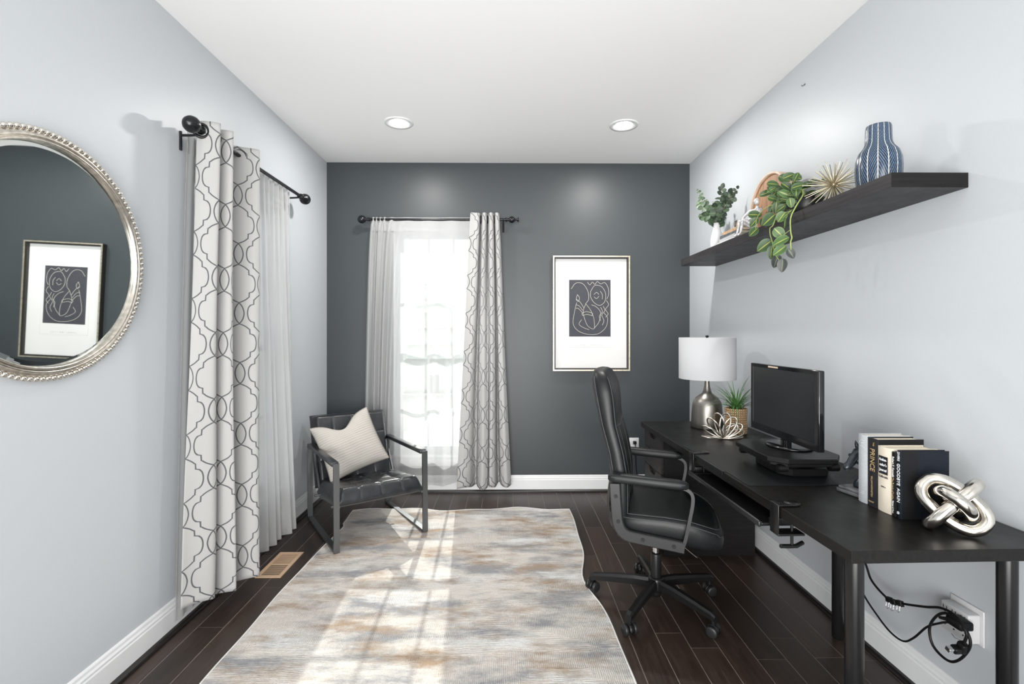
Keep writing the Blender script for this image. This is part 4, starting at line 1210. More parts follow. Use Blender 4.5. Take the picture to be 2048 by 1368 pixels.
for k in range(5):
    ang = math.radians(16 + 72 * k + 17)
    if leg_m is None:
        rs = []
        for x, zc, hw, hh in ((0.034, 0.108, 0.019, 0.022), (0.10, 0.107, 0.018, 0.022), (0.22, 0.097, 0.016, 0.019), (0.305, 0.088, 0.015, 0.016), (0.325, 0.082, 0.014, 0.013)):
            rs.append([(x, a * hw, zc + b * hh) for a, b in ((-1, -0.9), (1, -0.9), (1, 0.4), (0.6, 1), (-0.6, 1), (-1, 0.4))])
        leg_m = MB().rings(rs, smooth=False); leg_m.cyl((0.310, 0, 0.050), (0.310, 0, 0.086), 0.010, 12)
        leg_m = leg_m.mesh('base_leg')
    link('base_leg', leg_m, M['blackmetal'], OC, (0, 0, 0), (0, 0, ang))
hood_m = MB()
for j in range(1): pass
hr = []
for y in (-0.011, -0.009, 0.009, 0.011):
    rr = 0.027 if abs(y) < 0.010 else 0.024
    hr.append([(rr * math.cos(a), y, rr * math.sin(a)) for a in [math.radians(-15 + 210 * i / 14) for i in range(15)]])
hood_m.rings(hr)
hood_m = hood_m.mesh('caster')
wheel_m = MB().lathe([(0.004, -0.0095), (0.018, -0.0095), (0.0235, -0.007), (0.025, -0.003), (0.025, 0.003), (0.0235, 0.007), (0.018, 0.0095), (0.012, 0.0085), (0.010, 0.0105), (0.001, 0.0105)], 24, mat=Matrix.Rotation(PI / 2, 4, 'X')).mesh('wheel')
for k in range(5):
    ang = math.radians(16 + 72 * k + 17)
    r = 0.310; zf = 0.0 if k != 2 else 0.013
    sw = (0.5, 1.2, 0.9, 2.2, -0.4)[k]
    cst = link('caster', hood_m, M['blackplastic'], OC, (r * math.cos(ang) , r * math.sin(ang), 0.0262 + zf), (0, 0, sw))
    for yy in (-0.0225, 0.0225): link('wheel', wheel_m, M['greyplastic'], cst, (0, yy, 0), (0, 0, 0 if yy > 0 else PI))

# ---------------------------------------------------------------- desk (two drawers units hold the far end, posts the near end)
DZ = 0.74
DK = thing('desk', 'long black-brown desk top on black tubular legs along the right wall', 'desk', (0.9295, 1.313, 0), (0, 0, 0.0203))
DL, DW = 1.925, 0.605       # local y 0..DL, x 0..DW
MB().rbox((0, 0, DZ - 0.034), (DW, DL, DZ), 0.0012, 1).build('tabletop', M['desk'], DK)
def leg(x, y, r=0.0235):
    lg = MB().lathe([(r - 0.004, 0.0005), (r, 0.006), (r, 0.698), (r - 0.001, 0.7055)], 24)
    return lg.build('leg', M['blackmetal'], DK, (x, y, 0))
leg(0.038, 0.042); leg(0.475, 0.040); leg(0.530, 0.800)
foot = None
DC = thing('drawer_unit', 'tall narrow black-brown drawer unit under the far end of the desk', 'drawer unit', (0.9295, 1.313, 0), (0, 0, 0.0203))
cx0, cx1, cy0, cy1, czt = 0.022, 0.585, 1.590, 1.920, 0.7052
MB().box((cx0 + 0.016, cy0 + 0.016, 0.03), (cx1 - 0.002, cy1 - 0.016, czt - 0.016)).build('carcass', M['ventdark'], DC)
mb = MB(); mb.box((cx0 + 0.016, cy0, 0.0005), (cx1, cy0 + 0.016, czt)); mb.build('side_panel', M['cabinet'], DC)
mb = MB(); mb.box((cx0 + 0.016, cy1 - 0.016, 0.0005), (cx1, cy1, czt)); mb.build('side_panel', M['cabinet'], DC)
MB().box((cx0 + 0.016, cy0 + 0.016, czt - 0.016), (cx1, cy1 - 0.016, czt)).build('top_panel', M['cabinet'], DC)
# drawer fronts with a V notch in the top edge
nd = 6; hgt = (czt - 0.04) / nd
for k in range(nd):
    z1 = czt - 0.004 - k * hgt; z0 = z1 - hgt + 0.004
    ym = (cy0 + cy1) / 2; ya_, yb_ = cy0 + 0.003, cy1 - 0.003
    out = [(ya_, z0), (yb_, z0), (yb_, z1), (ym + 0.070, z1), (ym + 0.035, z1 - 0.036), (ym - 0.035, z1 - 0.036), (ym - 0.070, z1), (ya_, z1)]
    n = len(out)
    vs = [(cx0, y, z) for y, z in out] + [(cx0 + 0.015, y, z) for y, z in out]
    fs = [tuple(range(n))[::-1], tuple(range(n, 2 * n))] + [(i, (i + 1) % n, n + (i + 1) % n, n + i) for i in range(n)]
    MB().add(vs, fs).build('drawer', M['drawer'], DC)

# slide-out keyboard tray clamped to the front edge
KT = thing('keyboard_tray', 'black sliding keyboard tray clamped under the front edge of the desk', 'keyboard tray', (0.9295, 1.313, 0), (0, 0, 0.0203))
ky0, ky1 = 0.445, 1.085
MB().rbox((-0.004, ky0, 0.632), (0.27, ky1, 0.646), 0.004).build('tray_panel', M['blackplastic'], KT)
MB().rbox((-0.016, ky0 - 0.004, 0.630), (-0.0045, ky1 + 0.004, 0.653), 0.005).build('front_lip', M['greyplastic'], KT)
for yy in (ky0 - 0.020, ky1 + 0.004):
    MB().rbox((0.02, yy, 0.640), (0.28, yy + 0.016, 0.668), 0.002).build('slide_rail', M['blackmetal'], KT)
for yy in (0.358, 1.072):
    cl_ = MB()
    cl_.rbox((-0.0065, yy - 0.026, DZ + 0.0026), (0.055, yy + 0.026, DZ + 0.0066), 0.002)
    cl_.lathe([(0.001, 0), (0.0255, 0), (0.0255, 0.0043), (0.001, 0.0043)], 24, c=(0.055, yy, DZ + 0.0026))
    cl_.rbox((-0.0075, yy - 0.026, 0.650), (-0.0038, yy + 0.026, DZ + 0.0066), 0.002)
    cl_.rbox((-0.0075, yy - 0.026, 0.642), (0.085, yy + 0.026, 0.650), 0.002)
    cl_.cyl((0.055, yy, 0.600), (0.055, yy, 0.705), 0.005, 10)
    cl_.lathe([(0.001, 0), (0.012, 0), (0.013, 0.004), (0.006, 0.006)], 16, c=(0.055, yy, 0.699))
    cl_.tube([(0.055 - 0.045, yy - 0.012, 0.604), (0.055 - 0.015, yy, 0.598), (0.055 + 0.015, yy, 0.598), (0.055 + 0.045, yy + 0.012, 0.604)], 0.0075, 8)
    cl_.build('clamp', M['blackmetal'], KT)

# desk mat
dm = MB().rbox((0.012, 0.560, DZ + 0.0004), (0.43, 1.235, DZ + 0.0022), 0.0008, 1)
dm.rbox((-0.0035, 0.75, DZ - 0.012), (-0.0012, 1.07 - 0.03, DZ + 0.0028), 0.0006, 1)
dm.rbox((-0.0035, 0.75, DZ + 0.0004), (0.0118, 1.07 - 0.03, DZ + 0.0022), 0.0006, 1)
tag(dm.build('desk_mat', M['fauxblack'], None, (0.9295, 1.313, 0), (0, 0, 0.0203)), 'thin black leatherette desk mat under the monitor stand', 'desk mat')

# monitor riser: broad plate over a smaller turntable plate on round feet
MSD = thing('monitor_stand', 'black swivelling monitor riser with cut corners and round feet on the desk', 'monitor stand', (1.222, 2.105, DZ), (0, 0, 0))
def plate(x0, x1, y0, y1, z0, z1, c):
    o = [(x0 + c, y0), (x1 - c, y0), (x1, y0 + c * 1.3), (x1, y1 - c * 1.3), (x1 - c, y1), (x0 + c, y1), (x0, y1 - c), (x0, y0 + c)]
    n = len(o); b = 0.003
    cx, cy = (x0 + x1) / 2, (y0 + y1) / 2
    def sc(k, z): return [(cx + (x - cx) * k, cy + (y - cy) * k, z) for x, y in o]
    return MB().rings([sc(0.985, z0), sc(1, z0 + b), sc(1, z1 - b), sc(0.985, z1)], smooth=False)
plate(-0.170, 0.135, -0.190, 0.190, 0.070, 0.090, 0.055).build('top_plate', M['blackplastic'], MSD)
plate(-0.100, 0.120, -0.125, 0.135, 0.004, 0.034, 0.04).build('base_plate', M['blackplastic'], MSD)
MB().lathe([(0.001, 0.034), (0.09, 0.034), (0.09, 0.052), (0.001, 0.052)], 32).build('turntable', M['blackmetal'], MSD)
plate(-0.150, 0.120, -0.165, 0.170, 0.052, 0.0698, 0.045).build('lower_plate', M['blackmetal'], MSD)
for fx, fy in ((-0.118, -0.150), (-0.118, 0.160), (0.095, -0.140), (0.095, 0.15)):
    ft = MB().cyl((fx - 0.018, fy, 0.046), (fx + 0.018, fy, 0.046), 0.0155, 20); ft.cyl((fx - 0.021, fy, 0.046), (fx - 0.018, fy, 0.046), 0.012, 16)
    ft.build('roller_foot', M['rubber'], MSD)

# monitor, screen towards the room
MO = thing('monitor', 'black flat computer monitor with a blank dark screen on the riser', 'monitor', (1.205, 2.135, DZ + 0.0905), (0, 0, math.radians(0.0)))
mw, mz0, mz1 = 0.258, 0.035, 0.350
mb = MB().rbox((-0.004, -mw, mz0), (0.020, mw, mz1), 0.004)
mb.build('case', M['glossblack'], MO)
mb = MB(); bz = 0.016
for lo, hi in (((-0.0075, -mw + .001, mz0 + .001), (-0.0035, mw - .001, mz0 + 0.032)), ((-0.0075, -mw + .001, mz1 - bz), (-0.0035, mw - .001, mz1 - .001)),
               ((-0.0075, -mw + .001, mz0 + 0.032), (-0.0035, -mw + bz + 0.004, mz1 - bz)), ((-0.0075, mw - bz, mz0 + 0.032), (-0.0035, mw - .001, mz1 - bz))):
    mb.box(lo, hi)
mb.build('bezel', M['glossblack'], MO)
MB().box((-0.0052, -mw + bz + 0.004, mz0 + 0.032), (-0.0041, mw - bz, mz1 - bz)).build('screen', M['screen'], MO)
MB().rbox((-0.0082, 0.02, mz1 - 0.012), (-0.0078, 0.10, mz1 - 0.0045), 0.0001, 1).build('peeled_film', M['woodrim'], MO)
MB().rbox((0.004, -0.024, 0.006), (0.030, 0.024, 0.060), 0.004).build('neck', M['glossblack'], MO)
bs = MB().lathe([(0.001, 0.0005), (0.100, 0.0005), (0.104, 0.004), (0.100, 0.009), (0.088, 0.011), (0.001, 0.0125)], 48, mat=Matrix.Diagonal((0.86, 1.0, 1, 1)) )
bs.build('base', M['glossblack'], MO, (0.03, 0, 0))
MB().rbox((0.021, -0.15, 0.12), (0.050, 0.15, 0.30), 0.008).build('back_housing', M['blackplastic'], MO)

# table lamp
LP = thing('table_lamp', 'table lamp with brushed nickel bell base and white drum shade', 'lamp', (1.243, 3.030, DZ))
MB().lathe([(0.001, 0.0005), (0.094, 0.0005), (0.0955, 0.006), (0.093, 0.050), (0.090, 0.100), (0.086, 0.140), (0.080, 0.162), (0.066, 0.184), (0.046, 0.200), (0.030, 0.212),
            (0.024, 0.228), (0.021, 0.238), (0.017, 0.255), (0.0145, 0.285), (0.0145, 0.318), (0.018, 0.321), (0.001, 0.322)], 48).build('base', M['lampmetal'], LP)
mb = MB().lathe([(0.1665, 0.302), (0.1665, 0.556), (0.1645, 0.556), (0.1645, 0.302), (0.1665, 0.302)], 64, cap=False)
mb.build('lamp_shade', M['shade'], LP)
mb = MB(); 
for k in range(3):
    a = k * 2 * PI / 3 + 0.4; mb.cyl((0, 0, 0.548), (0.164 * math.cos(a), 0.164 * math.sin(a), 0.551), 0.0018, 6)
mb.cyl((0, 0, 0.322), (0, 0, 0.556), 0.004, 8)
mb.sphere((0, 0, 0.40), 0.028, 14, 10, sc=(1, 1, 1))
mb.build('harp', M['blackmetal'], LP)
MB().lathe([(0.001, 0.553), (0.008, 0.553), (0.006, 0.557), (0.011, 0.562), (0.010, 0.567), (0.001, 0.571)], 16).build('finial', M['blackmetal'], LP)

# rope planter with grass
GP = thing('potted_grass', 'green grass plant in a coiled jute rope pot beside the monitor', 'potted plant', (1.343, 2.860, DZ))
pot = MB()
for k in range(11):
    z = 0.007 + k * 0.0133; R_ = 0.0545 - 0.0015 * math.cos(k)
    pot.tube([(R_ * math.cos(2 * PI * j / 40), R_ * math.sin(2 * PI * j / 40), z) for j in range(40)], 0.0072, 8, closed=True)
pot.build('rope_pot', M['rope'], GP)
MB().lathe([(0.001, 0.0005), (0.050, 0.0005), (0.050, 0.138), (0.001, 0.138)], 24).build('soil', M['soil'], GP)
def blade(L, w, lean, droop, az, z0=0.135, r0=0.01):
    n = 9; vs = []; uvs = []; fs = []
    x = r0; z = 0.0; th = lean
    pts = []
    for i in range(n + 1):
        pts.append((x, z)); x += math.sin(th) * L / n; z += math.cos(th) * L / n; th += droop / n
    c, s_ = math.cos(az), math.sin(az)
    for i, (x, z) in enumerate(pts):
        ww = w * (1 - (i / n) ** 2.2) + 0.0003
        for k, q in enumerate((-1, 0, 1)):
            yy = q * ww; zz = z0 + z - 0.35 * ww * (q == 0)
            vs.append((x * c - yy * s_, x * s_ + yy * c, zz)); uvs.append((0.5 + q * 0.5, i / n))
    for i in range(n):
        for k in range(2):
            a = i * 3 + k; fs.append((a, a + 1, a + 4, a + 3))
    return vs, fs, [[uvs[i] for i in f] for f in fs]
rg = random.Random(11)
for k in range(84):
    az = k * 2.399 + rg.random() * 0.3; tt = rg.random() ** 0.8
    v_, f_, u_ = blade(rg.uniform(0.13, 0.235) if k % 5 else rg.uniform(0.22, 0.27), rg.uniform(0.0022, 0.0036), 0.08 + 0.85 * tt, 0.5 + 1.2 * tt, az, 0.132, 0.02 * rg.random())
    MB().add(v_, f_, True, u_).build('grass_blade', M['grass'], GP)

# looped metal sculpture: a fan of rings on edge
LS = thing('loop_sculpture', 'silver sculpture of fanned metal loops in front of the lamp on the desk', 'sculpture', (1.192, 2.700, DZ))
fan = [(-84, -0.02, .112), (-58, 0.03, .122), (-34, 0.01, .135), (-13, 0.00, .145), (12, -0.02, .140), (34, 0.02, .135), (54, -0.01, .128), (70, 0.03, .120), (86, -0.05, .112), (47, 0.06, .110)]
for k, (a, tw, L) in enumerate(fan):
    a = math.radians(a)
    d = Vector((math.sin(a), 0.10 * math.sin(k * 1.7) - (0.05 if abs(a) > 1.3 else 0), math.cos(a))).normalized()
    side = Vector((0.45 * math.cos(a), -0.85, -0.25 * math.sin(a))) if abs(math.degrees(a)) < 75 else Vector((0.0, -1, 0.05))
    side = (side - d * side.dot(d)).normalized()
    wd = 0.041
    pts = []
    for j in range(36):
        t = 2 * PI * j / 36
        q = 0.5 - 0.5 * math.cos(t)
        pts.append(d * (q * L) + side * (math.sin(t) * wd * (0.55 + 0.45 * q)))
    zmin = min(p.z for p in pts)
    lift = max(0.0, 0.0042 - zmin) if zmin < 0.0042 else 0
    pts = [p + Vector((0, 0, lift)) for p in pts]
    MB().tube(pts, 0.0043, 8, closed=True).build('metal_loop', M['champagne'], LS)

# ---------------------------------------------------------------- books and bookends
def book(label, x0, y0, y1, depth, h, cover, textsrc, overhang=0.004, name='book', group='hardback books on the desk', side_mat=None):
    b = thing(name, label, 'book', (x0, (y0 + y1) / 2, DZ + 0.0008), group=group)
    t = (y1 - y0) / 2; ct = 0.0028
    mb = MB()
    # curved spine
    n = 8; rs = []
    for z in (0.0, h):
        rs.append([(-0.004 * math.cos(PI * (i / n - 0.5)), -t + 2 * t * i / n, z) for i in range(n + 1)] + [(0.003, t, z), (0.003, -t, z)])
    mb.rings(rs, smooth=False)
    mb.build('spine', cover, b)
    MB().box((0.003, -t, 0.0), (depth, -t + ct, h)).build('front_board', side_mat or cover, b)
    MB().box((0.003, t - ct, 0.0), (depth, t, h)).build('back_board', cover, b)
    MB().box((0.0032, -t + ct + 0.0001, overhang), (depth - 0.006, t - ct - 0.0001, h - overhang)).build('pages', M['paper'], b)
    for body, size, mt, dy, z, dirn, sx in textsrc:
        if dirn == 'down': text('lettering', body, size, mt, b, (-0.0045, dy, z), (0, 0, -1), (0, -1, 0), sx=sx)
        else: text('lettering', body, size, mt, b, (-0.0046, dy, z), (0, -1, 0), (0, 0, 1), sx=sx)
    return b
W_, G_, K_ = M['ink_white'], M['gilt'], M['ink_black']
BX = 1.240
book('grey cloth hardback beside the horse head bookend, first in the row', BX - 0.003, 1.6725, 1.713, 0.150, 0.234, M['bookgrey'],
     [])
gs = MB(); rgs = random.Random(2)      # worn, unreadable white foil marks
for zc, n_ in ((0.212, 3), (0.205, 4), (0.192, 3), (0.036, 2), (0.029, 3)):
    for k in range(n_):
        y = -0.011 + k * 0.0065 + rgs.uniform(-.001, .001); z = zc + rgs.uniform(-.001, .001)
        gs.tube([(-0.0043, y, z), (-0.0045, y + rgs.uniform(-.002, .002), z + 0.004), (-0.0045, y + 0.003, z + rgs.uniform(0, .004))], 0.0004, 4)
gs.build('foil_marks', W_, [o for o in C.objects if o.get('label', '').startswith('grey cloth hardback')][0])
book('dark charcoal hardback with THE PRINCE in gold letters on its spine', BX - 0.001, 1.6265, 1.672, 0.155, 0.230, M['bookcharcoal'],
     [('THE', 0.0075, G_, -0.009, 0.212, 'down', 0.9), ('PRINCE', 0.029, G_, -0.003, 0.158, 'down', 0.80), ('WILLIAM HARRINGTON', 0.0105, G_, -0.001, 0.068, 'down', 0.62), ('McKAY', 0.0075, G_, 0.0, 0.016, 'across', 1.0)],
     side_mat=M['bookblack'])
cr_ = book('cream hardback with a black label reading Ambassador\'s Journal', BX, 1.5705, 1.626, 0.150, 0.212, M['bookcream'],
     [('Galbraith', 0.0105, K_, 0.0, 0.115, 'across', 1.0), ('HMCo', 0.007, K_, 0.0, 0.082, 'across', 1.0)])
MB().box((-0.0052, -0.019, 0.124), (-0.0046, 0.019, 0.182)).build('title_label', M['bookcharcoal'], cr_)
for zz, w in ((0.171, 'Ambas-'), (0.154, "sador's"), (0.137, 'Journal')):
    text('lettering', w, 0.0125, W_, cr_, (-0.0056, 0.0, zz), (0, -1, 0), (0, 0, 1), sx=0.85)
book('slim black hardback with ROBERT F. KENNEDY in white on its spine', BX + 0.002, 1.5510, 1.570, 0.140, 0.205, M['bookblack'],
     [('Robert F. Kennedy', 0.012, W_, 0.0, 0.158, 'down', 0.72), ('The Pursuit of Justice', 0.0115, G_, 0.001, 0.088, 'down', 0.70), ('Harper & Row', 0.009, W_, 0.0, 0.030, 'down', 0.75)])
book('navy and black hardback lettered GOODBYE AGAIN, nearest the silver knot', BX + 0.004, 1.5325, 1.5505, 0.150, 0.214, M['booknavy'],
     [('DIVERS', 0.0125, W_, 0.0, 0.196, 'down', 0.75), ('GOODBYE  AGAIN', 0.0165, W_, 0.0, 0.112, 'down', 0.88), ('@', 0.010, W_, 0.0, 0.018, 'down', 1.0)])
# black cloth quarter-binding on the visible cover of the last book
bb_ = MB().box((0.003, -0.0095, 0.0), (0.052, -0.0091, 0.214))
last = [o for o in C.objects if o.get('label', '').startswith('navy and black')][0]
bb_.build('quarter_binding', M['bookblack'], last)

# horse head bookend
HB = thing('horse_bookend', 'dark pewter horse head bookend on a grey wooden base beside the books', 'bookend', (1.300, 1.784, DZ + 0.0008), (0, 0, math.radians(12)))
mb = MB(); mb.rbox((-0.060, -0.058, 0), (0.075, 0.050, 0.012), 0.002); mb.rbox((-0.056, -0.055, 0.0122), (0.072, 0.046, 0.022), 0.003)
mb.build('base', M['horsebase'], HB)
MB().lathe([(0.001, 0.0222), (0.026, 0.0222), (0.026, 0.030), (0.022, 0.044), (0.014, 0.052), (0.009, 0.060), (0.0065, 0.10), (0.006, 0.125), (0.001, 0.125)], 24).build('post', M['horse'], HB)
bm_pts = [  # (x, z, half width y, half height) along neck to muzzle
    (0.042, 0.098, 0.010, 0.018), (0.038, 0.115, 0.017, 0.028), (0.024, 0.134, 0.020, 0.030), (0.008, 0.148, 0.020, 0.027), (-0.010, 0.146, 0.0185, 0.024), (-0.026, 0.134, 0.0165, 0.0215),
    (-0.042, 0.122, 0.013, 0.017), (-0.054, 0.110, 0.0115, 0.0140), (-0.063, 0.103, 0.0125, 0.0140), (-0.070, 0.098, 0.011, 0.0115), (-0.075, 0.094, 0.006, 0.006)]
rs = []
for i, (x, z, wy, hh) in enumerate(bm_pts):
    a = Vector(bm_pts[max(i - 1, 0)][:2]); b = Vector(bm_pts[min(i + 1, len(bm_pts) - 1)][:2])
    t = (b - a).normalized(); nx_, nz_ = -t.y, t.x
    rs.append([(x + nx_ * hh * math.sin(q), wy * math.cos(q), z + nz_ * hh * math.sin(q)) for q in [2 * PI * k / 20 for k in range(20)]])
hd = MB().rings(rs)
hd.tube(catmull([(-0.012, 0.012, 0.158), (-0.030, 0.016, 0.140), (-0.048, 0.012, 0.118)], 5), 0.0028, 6); hd.tube(catmull([(-0.012, -0.012, 0.158), (-0.030, -0.016, 0.140), (-0.048, -0.012, 0.118)], 5), 0.0028, 6)
hd.sphere((-0.022, 0.014, 0.124), 0.017, 14, 10, sc=(1, 0.5, 1)); hd.sphere((-0.022, -0.014, 0.124), 0.017, 14, 10, sc=(1, 0.5, 1))      # cheeks
for s in (-1, 1):
    hd.sphere((-0.036, s * 0.0150, 0.136), 0.0042, 10, 8); hd.tube([(-0.044, s * 0.013, 0.139), (-0.036, s * 0.0175, 0.1425), (-0.028, s * 0.0165, 0.139)], 0.0022, 6)   # eyes, brows
    hd.sphere((-0.069, s * 0.0085, 0.104), 0.0042, 10, 8)                                                        # nostrils
    hd.tube([(-0.075, s * 0.004, 0.091), (-0.066, s * 0.0105, 0.092), (-0.056, s * 0.0115, 0.097)], 0.0018, 6)
head = hd.build('head', M['horse'], HB)
for s in (-1, 1):
    MB().lathe([(0.0065, 0), (0.0078, 0.006), (0.0055, 0.018), (0.0008, 0.029)], 12, mat=Matrix.Translation((-0.004, s * 0.012, 0.162)) @ Matrix.Rotation(math.radians(s * -10), 4, 'X') @ Matrix.Rotation(math.radians(-12), 4, 'Y')).build('ear', M['horse'], HB)
mn = MB()
for k in range(13):
    t = k / 12
    base = Vector((-0.010, 0, 0.172)).lerp(Vector((0.066, 0, 0.120)), t)
    for s in (-1, 1):
        mn.tube(catmull([base + Vector((0, s * 0.002, 0.004)), base + Vector((0.004, s * 0.012, -0.006)), base + Vector((-0.004 + 0.002 * (k % 3), s * 0.019, -0.022)), base + Vector((0.004, s * 0.018, -0.036 - 0.004 * (k % 2)))], 4), [0.0034] * 6 + [0.0028] * 4 + [0.0012] * 3, 6)
mn.tube(catmull([(-0.018, 0, 0.166), (-0.030, 0.004, 0.160), (-0.036, 0.003, 0.148)], 4), 0.003, 6)
mn.build('mane', M['horse'], HB)

# silver knot of three interlocked links
KN = thing('knot_sculpture', 'large silver knot of three interlocked links at the near end of the desk', 'sculpture', (0, 0, 0))
e3 = Vector((-0.46, -0.80, 0.40)).normalized()
e1 = Vector((0.80, -0.25, -0.60)); e1 = (e1 - e3 * e1.dot(e3)).normalized()
e2 = e3.cross(e1)
q_ = Matrix.Rotation(math.radians(-12), 3, e3); e1 = q_ @ e1; e2 = q_ @ e2
def stadium(u, v, a, b, n=64):
    out = []
    for k in range(n):
        t = 2 * PI * k / n; c, s_ = math.cos(t), math.sin(t)
        out.append(u * (a * math.copysign(abs(c) ** 0.80, c)) + v * (b * math.copysign(abs(s_) ** 0.80, s_)))
    return out
links = [stadium(e1, e2, 0.081, 0.047), stadium(e2, e3, 0.088, 0.041), stadium(e3, e1, 0.070, 0.043)]
R_ = 0.0172
zlow = min(p.z for l in links for p in l) - R_
for l in links:
    MB().tube([p + Vector((0, 0, -zlow)) for p in l], R_, 20, closed=True).build('link', M['silver'], KN)
KN.location = (1.322, 1.440, DZ + 0.0005)

# power outlet adapter on the right wall, below the desk
OA = thing('outlet_adapter', 'white six-way outlet adapter on a wall plate under the near desk end', 'outlet', (XR, 1.622, 0.368))
MB().rbox((-0.006, -0.060, -0.055), (-0.0005, 0.060, 0.062), 0.005).build('cover_plate', M['whiteplastic'], OA)
MB().rbox((-0.046, -0.050, -0.048), (-0.0062, 0.052, 0.045), 0.004).build('adapter_body', M['whiteplastic'], OA)
so = MB()
for k in range(3):
    for r_ in (-1, 1):
        yc = 0.035 - k * 0.033; zc = r_ * 0.022
        so.box((-0.0466, yc - 0.0075, zc + 0.002), (-0.0458, yc - 0.0050, zc + 0.012)); so.box((-0.0466, yc + 0.0050, zc + 0.002), (-0.0458, yc + 0.0075, zc + 0.012))
        so.cyl((-0.0466, yc, zc - 0.007), (-0.0458, yc, zc - 0.007), 0.0030, 10)
so.build('socket_slots', M['slot'], OA)
MB().tube([(-0.0465, 0.010, -0.0475), (-0.050, -0.005, -0.052), (-0.040, -0.03, -0.0515), (-0.020, -0.047, -0.0515), (-0.014, -0.040, -0.0515), (-0.024, -0.022, -0.0515)], 0.0011, 6).build('wire_clip', M['chrome'], OA)
cA = catmull([(1.485, 2.16, 0.60), (1.485, 2.08, 0.47), (1.475, 2.0, 0.375), (1.47, 1.961, 0.330), (1.47, 1.886, 0.304), (1.47, 1.839, 0.312), (1.47, 1.784, 0.333), (1.46, 1.695, 0.374), (1.45, 1.622, 0.411), (1.44, 1.559, 0.420), (1.44, 1.518, 0.39),
              (1.44, 1.512, 0.351), (1.44, 1.547, 0.289), (1.44, 1.589, 0.259), (1.44, 1.643, 0.272), (1.44, 1.657, 0.324), (1.44, 1.629, 0.381), (1.44, 1.589, 0.412), (1.43, 1.536, 0.415), (1.43, 1.512, 0.395), (1.43, 1.520, 0.358)], 6)
ca = MB().tube(cA, 0.0042, 8).build('power_cable', M['rubber'])
tag(ca, 'thicker black cable looped by the outlet, ending in a loose plug', 'cable', 'black cables under the desk')
pl_ = MB().rbox((-0.011, -0.013, -0.030), (0.013, 0.013, 0.004), 0.005)
pl_.rbox((-0.030, -0.012, -0.031), (-0.005, 0.012, -0.010), 0.005)
p1_ = pl_.build('plug', M['rubber'], ca, (1.432, 1.524, 0.352), (math.radians(20), 0, 0))
MB().rbox((-0.046, -0.008, -0.027), (-0.030, 0.008, -0.014), 0.001, 1).build('plug_prong', M['chrome'], p1_)
cB = catmull([(1.49, 2.20, 0.47), (1.485, 2.08, 0.30), (1.48, 2.017, 0.241), (1.48, 1.948, 0.201), (1.48, 1.881, 0.175), (1.47, 1.805, 0.186), (1.46, 1.745, 0.236), (1.45, 1.678, 0.315), (1.45, 1.622, 0.362), (1.455, 1.598, 0.378)], 6)
cbl = MB().tube(cB, 0.0035, 8).build('power_cable', M['rubber'])
tag(cbl, 'thinner black cable drooping low to a plug in the adapter', 'cable', 'black cables under the desk')
p2_ = MB().rbox((-0.020, -0.030, -0.014), (0.026, 0.026, 0.014), 0.006); p2_.cyl((-0.012, 0.020, -0.002), (-0.020, 0.046, -0.010), 0.007, 12, 0.0045)
p2_.build('plug', M['rubber'], cbl, (1.466, 1.580, 0.388))
clp = MB()
q = catmull([(1.47, 1.886, 0.304), (1.47, 1.860, 0.306), (1.47, 1.839, 0.312), (1.47, 1.80, 0.328)], 4)
for i, nm in ((2, 'leftmost'), (6, 'middle'), (10, 'rightmost')):
    p = q[i]
    bc = MB()
    bc.rbox((-0.007, -0.012, -0.012), (0.007, 0.012, 0.008), 0.002)
    b_ = bc.build('binder_clip', M['rubber'], None, p, (math.radians(-14), 0, 0))
    MB().tube([(-0.007, -0.008, -0.010), (-0.010, -0.006, -0.020), (-0.012, -0.009, -0.028), (-0.012, 0.0, -0.032), (-0.012, 0.009, -0.028), (-0.010, 0.006, -0.020), (-0.007, 0.008, -0.010)], 0.0009, 6).build('wire_handle', M['chrome'], b_)
    tag(b_, nm + ' of three small black binder clips on the looped cable', 'binder clip', 'binder clips on the cable')
# ---------------------------------------------------------------- floating shelf and what stands on it
SX0, SZ0, SZ1, SY0, SY1 = 1.279, 1.811, 1.860, 1.620, 3.585
SH = thing('floating_shelf', 'long black-brown floating shelf high on the right wall', 'shelf', (0, 0, 0))
MB().rbox((SX0, SY0, SZ0), (XR - 0.0005, SY1, SZ1), 0.001, 1).build('shelf_board', M['shelf'], SH)
MB().box((SX0 + 0.0003, SY0 - 0.0012, SZ0 + 0.0003), (XR - 0.002, SY0 - 0.0001, SZ1 - 0.0003)).build('end_cap', M['cabinet'], SH)

vz = SZ1 + 0.0008
prof = [(0.001, 0.0), (0.060, 0.0), (0.066, 0.006), (0.072, 0.050), (0.0735, 0.090), (0.071, 0.122), (0.063, 0.148), (0.050, 0.165), (0.043, 0.182), (0.0415, 0.205), (0.0405, 0.240), (0.0385, 0.248), (0.034, 0.248), (0.034, 0.19), (0.002, 0.18)]
vs_ = MB(); rs = []
N_ = 112
for r, z in prof:
    rs.append([(r * (1 + 0.020 * abs(math.sin(7 * 2 * PI * j / N_))) * math.cos(2 * PI * j / N_), r * (1 + 0.020 * abs(math.sin(7 * 2 * PI * j / N_))) * math.sin(2 * PI * j / N_), z) for j in range(N_)])
vs_.rings(rs)
tag(vs_.build('vase', M['bluevase'], None, (1.408, 1.845, vz)), 'navy blue bottle vase with white ribs and hatching at the near end of the shelf', 'vase', 'vases on the shelf')

